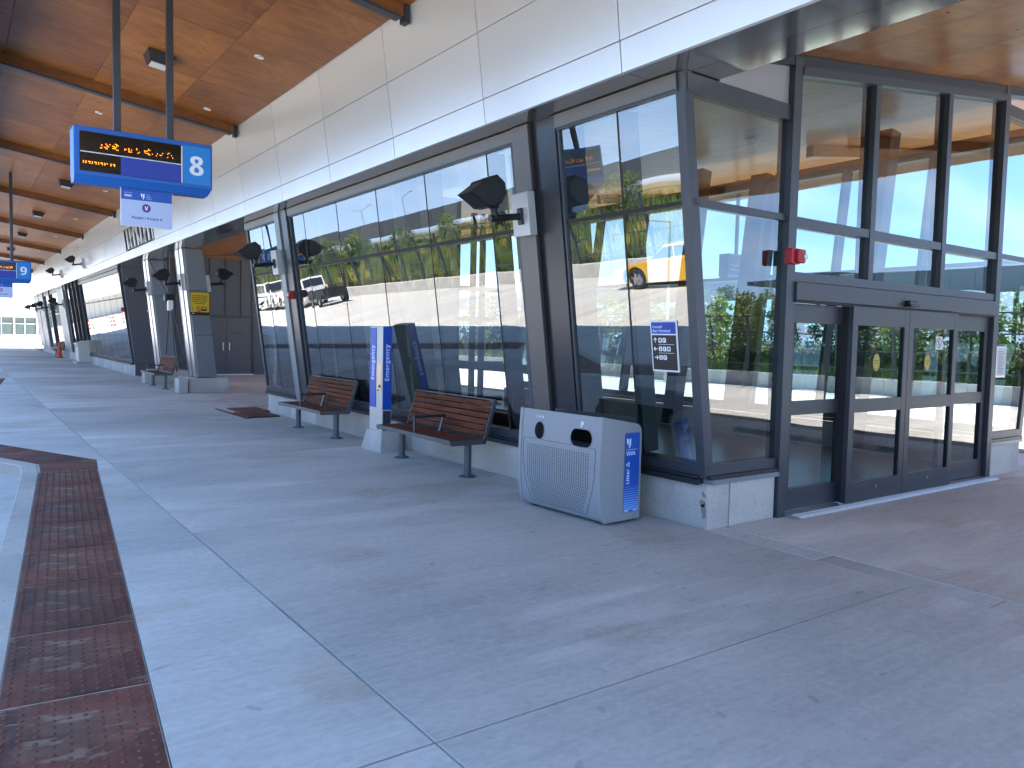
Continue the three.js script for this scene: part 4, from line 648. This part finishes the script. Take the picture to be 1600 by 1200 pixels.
// ---------------------------------------------------------------- what the glass mirrors and shows: barrier walls, fences, banks, trees, shelter canopies
function barrier(side, xw, pts) {
  const lab = side < 0 ? 'near busway' : 'far busway';
  const w = thing('barrier_wall', side < 0 ? 'low concrete wall along the near busway, mirrored in the glass' : 'low concrete wall along the far busway, seen through the glass', 'wall', [xw, -.15, -40]);
  for (let z = 60; z > -130; z -= 6) part('wall_block', worldUV(rbox(.3, .62, 5.98, .02, 0, .29, z - 3 + 40)), M.curb, w);
  const f = thing('steel_fence', side < 0 ? 'grey steel fence with curved posts on the wall of the near busway' : 'grey steel fence with rails on the wall of the far busway', 'fence', [xw + side * .05, .45, -40]);
  const P = []; for (let i = 0; i <= 7; i++) { const v = i / 7; P.push(V(-side * .32 * v * v * (side < 0 ? 1 : 1), 2.35 * v, 0)); }
  const post = merge(P.slice(0, -1).map((p, i) => bar(p, P[i + 1], .09, .12, V(1, 0, 0))));
  for (let z = 58, k = 0; z > -128; z -= 2.2, k++) { const m = part('post', post, M.frame, f); m.position.set(0, 0, z + 40); }
  const at = (v) => P[Math.round(v * 7)];
  for (const v of [.15, .43, .71, 1]) { const p = at(v); part('rail', bx(.06, .05, 186, p.x, 2.35 * v, 5), M.frame, f); }
}
barrier(-1, -11.6); barrier(1, 27.3);
{ // grassy bank with yellow flowers beyond each wall
  for (const s of [-1, 1]) {
    const x0 = s < 0 ? -11.9 : 27.6, g = new THREE.PlaneGeometry(90, 300, 45, 60).rotateX(-Math.PI / 2), p = g.attributes.position;
    for (let i = 0; i < p.count; i++) { const d = (p.getX(i) + 45); const n = fbm(n1, (i % 46) / 46, (p.getZ(i) + 150) / 300, 6, 20, 3); p.setXYZ(i, x0 + s * d, (s < 0 ? .12 : .05) + (s < 0 ? 1.5 : .5) * ss(0, 9, d) + 1.0 * ss(9, 60, d) + .5 * (n - .5) * ss(0, 6, d), p.getZ(i) - 40); }
    struct('grass_bank', worldUV(g), M.grass);
  }
  const blade = new THREE.BufferGeometry(); { const pos = []; let sd = 5; const r = () => (sd = (sd * 16807) % 2147483647) / 2147483647; for (let k = 0; k < 14; k++) { const a = r() * 6.28, d = r() * .22, x = Math.cos(a) * d, z = Math.sin(a) * d, h = .25 + .45 * r(), w = .03, lx = (r() - .5) * .3, lz = (r() - .5) * .3; pos.push(x - w, 0, z, x + w, 0, z, x + lx, h, z + lz); } blade.setAttribute('position', new THREE.Float32BufferAttribute(pos, 3)); blade.computeVertexNormals(); }
  for (const s of [-1, 1]) {
    const n = 9000, im = new THREE.InstancedMesh(blade, std({ color: L(1, 1, 1), roughness: .9, side: THREE.DoubleSide }), n), m = new THREE.Matrix4(), c = new THREE.Color();
    for (let i = 0; i < n; i++) { const d = .3 + 16 * rnd() ** 1.4, z = rr(-110, 20), y = (s < 0 ? .1 : .02) + (s < 0 ? 1.5 : .5) * ss(0, 9, d), k = rr(.8, 1.7); m.makeRotationY(rr(0, 6.3)).scale(V(k, k, k)).setPosition((s < 0 ? -11.9 : 27.6) + s * d, y, z); im.setMatrixAt(i, m); const yl = fbm(n3, d / 20, (z + 200) / 300, 8, 60, 2) > .58 && rnd() < .5; const q = rr(.7, 1.2); im.setColorAt(i, yl ? c.setRGB(.34 * q, .29 * q, .05) : c.setRGB(.1 * q, .15 * q, .035 * q)); }
    im.name = numbered('tall_grass'); im.castShadow = true; tag(im, s < 0 ? 'tall grass and yellow flowers on the bank mirrored in the glass' : 'tall grass behind the far busway wall', 'grass'); im.userData.kind = 'stuff'; scene.add(im);
  }
}
{ // trees and bushes
  const leafMat = [[.09, .17, .03], [.14, .23, .04], [.2, .26, .05]].map((c) => std({ color: L(...c), roughness: .75, transmission: .6, thickness: 0, side: THREE.DoubleSide }));
  const bark = std({ color: L(.09, .07, .055), roughness: 1 });
  function crown(R, H, clumps, leaves, y0) { const pos = []; for (let c = 0; c < clumps; c++) { const a = rr(0, 6.28), v = rnd(), prof = Math.sin(Math.PI * (.12 + .8 * v)), d = R * prof * Math.sqrt(rnd()), cx = Math.cos(a) * d, cz = Math.sin(a) * d, cy = y0 + H * v, cr = rr(.25, .55) * R * .6; for (let l = 0; l < leaves; l++) { const p = V(rr(-1, 1), rr(-1, 1), rr(-1, 1)).normalize().multiplyScalar(cr * Math.cbrt(rr(.15, 1))), u = V(rr(-1, 1), rr(-1, 1), rr(-1, 1)).normalize(), w = V(rr(-1, 1), rr(-1, 1), rr(-1, 1)).cross(u).normalize(), s = rr(.07, .15); const q = [V(0, 0, 0).addScaledVector(u, -s), V(0, 0, 0).addScaledVector(w, s * .55), V(0, 0, 0).addScaledVector(u, s), V(0, 0, 0).addScaledVector(w, -s * .55)].map((e) => e.add(p).add(V(cx, cy, cz))); for (const k of [0, 1, 2, 0, 2, 3]) pos.push(q[k].x, q[k].y, q[k].z); } } const g = new THREE.BufferGeometry(); g.setAttribute('position', new THREE.Float32BufferAttribute(pos, 3)); g.computeVertexNormals(); return g; }
  const trunkG = (h, r) => merge([rod(V(0, 0, 0), V(.1, h * .6, 0), r, 8, r * .6), ...[0, 1, 2, 3].map((i) => rod(V(.06, h * (.35 + .08 * i), 0), V(Math.cos(i * 1.7) * h * .22, h * (.75 + .05 * i), Math.sin(i * 1.7) * h * .22), r * .45, 6, r * .15))]);
  const kinds = [[crown(2.1, 4.2, 46, 60, 1.6), trunkG(5, .15)], [crown(1.6, 2.6, 36, 60, .3), trunkG(2.2, .07)], [crown(2.6, 5.5, 60, 60, 2), trunkG(6.5, .2)], [crown(1.2, 1.6, 26, 50, .1), trunkG(1.3, .05)]];
  let proto = {};
  const plant = (k, mi, x, y, z, sc, label, cat, group) => { const key = k + '_' + mi; let t; const nm = k === 1 || k === 3 ? 'bush' : 'tree'; if (!proto[key]) { t = proto[key] = thing(nm, label, cat, [0, 0, 0], 0, group); part('crown', kinds[k][0], leafMat[mi], t); part('trunk', kinds[k][1], bark, t); } else { t = proto[key].clone(); t.name = numbered(nm); scene.add(t); } tag(t, label, cat, group); t.position.set(x, y, z); t.rotation.y = rr(0, 6.28); t.scale.set(sc * rr(.85, 1.15), sc * rr(.85, 1.1), sc * rr(.85, 1.15)); };
  for (let i = 0; i < 34; i++) { const z = -14 - i * 2.9 + rr(-1, 1), tall = i % 9 === 4, x = tall ? rr(-29, -25) : rr(-20.8, -17.5), kk = i % 3 === 1 ? 1 : tall ? 2 : 0; plant(kk, i % 3, x, 1.3, z, tall ? rr(.8, 1) : kk === 1 ? rr(.55, .9) : rr(.38, .52), i % 3 === 1 ? 'green bush on the bank mirrored in the long glazed wall' : 'green tree on the bank mirrored in the long glazed wall', i % 3 === 1 ? 'bush' : 'tree', i % 3 === 1 ? 'bushes mirrored in the glazing' : 'trees mirrored in the glazing'); }
  for (let i = 0; i < 74; i++) { const z = 18 - i * 1.3 + rr(-1, 1), x = 29.5 + rr(0, 5); plant(i % 2 ? 1 : 0, (i * 7 + (i >> 2)) % 3, x, .3, z, i % 2 ? rr(.9, 1.2) : rr(.5, .72), i % 2 ? 'green bush behind the far fence, seen through the doors' : 'green tree behind the far fence, seen through the doors', i % 2 ? 'bush' : 'tree', i % 2 ? 'bushes beyond the far fence' : 'trees beyond the far fence'); }
}
{ // long shelter canopies across each busway, grey metal edge band on posts
  for (const [s, x, y0, y1] of [[-1, -21.5, 3.3, 4.65], [1, 33, 3.85, 4.85]]) {
    const t = thing('shelter_canopy', s < 0 ? 'long grey flat canopy across the busway, mirrored as a band in the glass' : 'long grey flat canopy beyond the far fence, seen through the glass', 'canopy', [x, 0, -40]);
    for (let z = 50; z > -90; z -= 7) part('fascia_panel', bx(.1, y1 - y0, 6.97, 0, (y0 + y1) / 2, z), s < 0 ? M.bandDark : M.clad[0], t); part('canopy_roof', bx(5, .2, 147, s * 2.6, y1 - .12, -17), M.clad[1], t);
    for (let z = 45; z > -90; z -= 14) part('post', cyl(.11, .11, y0 + .4, 12, s * 2.5, (y0 + .4) / 2 - .1, z), M.frame, t);
  }
  const lp = (label, x, z, h, arm) => { const t = thing('street_lamp', label, 'street lamp', [x, 0, z]); part('pole', rod(V(0, -.2, 0), V(0, h, 0), .09, 10, .05), M.alum, t); for (const a of arm) { part('arm', rod(V(0, h, 0), V(0, h + .25, a * 1.6), .035, 8), M.alum, t); part('lamp_head', rbox(.2, .1, .6, .03, 0, h + .27, a * 1.9), M.alum, t); } };
  lp('double armed street lamp above the grey band in the glass', -23.5, -69, 6.1, [-1, 1]); lp('single armed street lamp above the grey band in the glass', -23.5, -61, 6.3, [1]); lp('street lamp beyond the far fence, seen through the upper panes', 29.5, -11, 6.6, [1]); lp('pale lamp post by the far fence left of the doors', 26.2, -24.5, 7, [-1]);
}
// ---------------------------------------------------------------- vehicles mirrored in the glass
{
  const tyre = std({ color: L(.015, .015, .016), roughness: .9 }), rim = std({ color: L(.55, .55, .57), roughness: .3, metalness: .9 }), dglass = std({ color: L(.02, .025, .03), roughness: .06 });
  const wheelG = (r, w) => [new THREE.TorusGeometry(r * .8, r * .2, 10, 28).scale(1, 1, w / (r * .4)), merge([new THREE.CylinderGeometry(r * .58, r * .58, w * .5, 24).rotateX(Math.PI / 2)]), merge(Array.from({ length: 5 }, (_, i) => bx(r * .16, r * .6, w * .2, 0, r * .32, w * .42).rotateZ(i * 1.2566)))];
  function vehicle(name, label, cat, pos, o) { // x forward, extruded along z; turned so that forward is -z
    const t = thing(name, label, cat, pos, Math.PI / 2);
    const ext = (pts, w, b = .05) => { const s = new THREE.Shape(pts.map(([x, y]) => new THREE.Vector2(x, y))); return new THREE.ExtrudeGeometry(s, { depth: w - 2 * b, bevelEnabled: true, bevelThickness: b, bevelSize: b, bevelOffset: -b, bevelSegments: 3, curveSegments: 10 }).translate(0, 0, -w / 2 + b); };
    const s = new THREE.Shape(); o.body.forEach(([x, y], i) => i ? s.lineTo(x, y) : s.moveTo(x, y)); // the lower edge carries the wheel arches
    for (const wx of o.wheels.slice().sort((a, b) => a - b)) { s.lineTo(wx - o.r * 1.15, o.low); s.absarc(wx, o.r, o.r * 1.16, Math.PI + .35, -.35, true); }
    s.closePath();
    part('body', new THREE.ExtrudeGeometry(s, { depth: o.w - .12, bevelEnabled: true, bevelThickness: .06, bevelSize: .05, bevelOffset: -.05, bevelSegments: 3, curveSegments: 14 }).translate(0, 0, -o.w / 2 + .06), o.paint, t);
    part('cabin', ext(o.cabin, o.w * .86, .07), o.paint, t);
    for (const gl of o.glass) for (const sd of [-1, 1]) { const sh = new THREE.Shape(gl.map(([x, y]) => new THREE.Vector2(x, y))); part('window', new THREE.ExtrudeGeometry(sh, { depth: .012, bevelEnabled: false }).translate(0, 0, sd > 0 ? o.w * .43 - .004 : -o.w * .43 - .008), dglass, t); }
    for (const [a, b] of o.screens) part('windscreen', bar(V(a[0], a[1], 0), V(b[0], b[1], 0), o.w * .72, .03), dglass, t);
    const [tg, rg, sg] = wheelG(o.r, .22); for (const wx of o.wheels) for (const sd of [-1, 1]) { const w = part('wheel', tg, tyre, t); w.position.set(wx, o.r, sd * (o.w / 2 - .12)); part('rim', rg, o.rimMat ?? rim, w); const q = part('spokes', sg, rim, w); q.rotation.y = sd < 0 ? Math.PI : 0; }
    for (const sd of [-1, 1]) { part('headlight', rbox(.08, .12, .34, .03, o.front - .03, o.lampY, sd * (o.w / 2 - .3)), M.white, t); part('tail_light', rbox(.06, .16, .2, .02, o.rear + .03, o.lampY + .05, sd * (o.w / 2 - .2)), M.red, t); }
    return t;
  }
  const yellow = std({ color: L(.72, .4, .01), roughness: .3, clearcoat: 1, clearcoatRoughness: .05 }), wht = std({ color: L(.8, .81, .82), roughness: .3, clearcoat: 1, clearcoatRoughness: .05 });
  vehicle('yellow_coupe', 'yellow two door car mirrored in the corner panes', 'car', [-8.8, -.15, -17.1], { w: 1.85, r: .34, low: .2, front: 2.3, rear: -2.3, lampY: .62, paint: yellow, wheels: [1.4, -1.35],
    body: [[2.22, .22], [2.3, .45], [2.22, .72], [1.1, .9], [.9, .93], [-1.6, .98], [-2.2, .96], [-2.3, .7], [-2.25, .25]], cabin: [[1.0, .85], [.1, 1.36], [-.9, 1.38], [-1.9, .95]], glass: [[[.8, .95], [.12, 1.29], [-.35, 1.3], [-.35, .97]], [[-.42, .97], [-.42, 1.3], [-.85, 1.29], [-1.4, 1.0]]], screens: [[[.96, .9], [.16, 1.33]], [[-1.0, 1.35], [-1.82, .99]]] });
  const pk = { w: 1.98, r: .4, low: .42, front: 2.9, rear: -2.9, lampY: .95, wheels: [1.85, -1.75], body: [[2.85, .45], [2.9, .75], [2.85, 1.15], [1.4, 1.25], [-2.85, 1.2], [-2.9, .6], [-2.85, .45]], cabin: [[1.5, 1.15], [.75, 1.88], [-1.0, 1.9], [-1.15, 1.15]], glass: [[[1.2, 1.25], [.72, 1.78], [.05, 1.8], [.05, 1.25]], [[-.05, 1.25], [-.05, 1.8], [-.95, 1.8], [-1.0, 1.25]]], screens: [[[1.46, 1.22], [.8, 1.84]], [[-1.04, 1.82], [-1.14, 1.24]]] };
  const t1 = vehicle('white_pickup', 'white crew cab pickup mirrored in the narrow left pane', 'pickup', [-8.3, -.15, -54.6], { ...pk, paint: wht }); part('side_stripe', [bx(4.6, .09, .01, 0, 1.0, .985), bx(4.6, .09, .01, 0, 1.0, -.985)], M.blue, t1);
  vehicle('white_suv', 'white vehicle towing a dark trailer in the mirrored road', 'van', [-8.5, -.15, -49.6], { ...pk, paint: wht, front: 2.3, rear: -2.2, wheels: [1.4, -1.35], body: [[2.25, .45], [2.3, .75], [2.2, 1.12], [1.2, 1.2], [-2.15, 1.2], [-2.2, .6], [-2.15, .45]], cabin: [[1.3, 1.1], [.65, 1.8], [-1.9, 1.82], [-2.12, 1.15]], glass: [[[1.05, 1.22], [.62, 1.7], [-.2, 1.72], [-.2, 1.22]], [[-.3, 1.22], [-.3, 1.72], [-1.75, 1.72], [-1.9, 1.22]]], screens: [[[1.26, 1.17], [.7, 1.76]], [[-1.95, 1.72], [-2.1, 1.24]]] });
  const tr = thing('utility_trailer', 'low dark utility trailer behind the white vehicle in the mirrored road', 'trailer', [-8.5, -.15, -45.4], Math.PI / 2); part('box', [bx(2.2, .5, .05, 0, .75, .72), bx(2.2, .5, .05, 0, .75, -.72), bx(.05, .5, 1.4, 1.1, .75, 0), bx(.05, .5, 1.4, -1.1, .75, 0), bx(2.2, .06, 1.45, 0, .5, 0)], M.blackMetal, tr); part('drawbar', bar(V(1.1, .45, 0), V(2.0, .45, 0), .08, .08), M.blackMetal, tr); for (const sd of [-1, 1]) { const w = part('wheel', wheelG(.33, .2)[0], tyre, tr); w.position.set(-.3, .33, sd * .86); part('rim', wheelG(.33, .2)[1], rim, w); }
}
// ---------------------------------------------------------------- sunlit building at the far end
{
  const t = thing('white_building', 'bright white panelled building beyond the end of the platform', 'building', [5, 0, -100]); const wm = std({ color: L(.74, .74, .72), roughness: .6 }), wf = std({ color: L(.68, .66, .6), roughness: .5 });
  for (let x = -22; x < 26; x += 2.6) for (const [y0, y1] of [[3.35, 5.2], [5.22, 7.1], [7.12, 9.4]]) part('wall_panel', bx(2.57, y1 - y0, .3, x + 1.3, (y0 + y1) / 2, 0), wm, t);
  part('canopy_band', bx(48, .4, .9, 2, 3.1, .3), wf, t); part('wall', [bx(48, .9, .4, 2, .3, .05), bx(48, 2.9, .1, 2, 1.4, -.6)], wf, t); part('roof_edge', bx(48.4, .2, 8, 2, 9.5, -3.8), wf, t); part('side_wall', [bx(.3, 9.4, 8, -22.1, 4.7, -4), bx(.3, 9.4, 8, 26, 4.7, -4)], wf, t);
  for (let x = -6; x < 8; x += 2.15) { const w = part('window', [bx(.18, 2.2, .3, x, 1.8, .1), bx(1.9, .12, .3, x + 1.03, 2.84, .1), bx(.08, 2.1, .2, x + 1.0, 1.8, .08), bx(1.9, .1, .2, x + 1.03, 2.1, .08)], wf, t); part('glazing', bx(1.9, 2.1, .04, x + 1.05, 1.8, -.05), std({ color: L(.16, .2, .18), roughness: .08 }), w); }
  const r = thing('hand_railing', 'pale hand railing in front of the far white building', 'railing', [5.6, 0, -84]); for (let x = -2; x < 3; x += .9) part('post', rod(V(x, -.2, 0), V(x, 1, 0), .03), M.white, r); part('rail', [rod(V(-2, 1, 0), V(2.9, 1, 0), .03), rod(V(-2, .55, 0), V(2.9, .55, 0), .02)], M.white, r);
}
scene.traverse((o) => { if (o.isInstancedMesh) { o.instanceMatrix.needsUpdate = true; if (o.instanceColor) o.instanceColor.needsUpdate = true; } });
renderer.render(scene, camera);
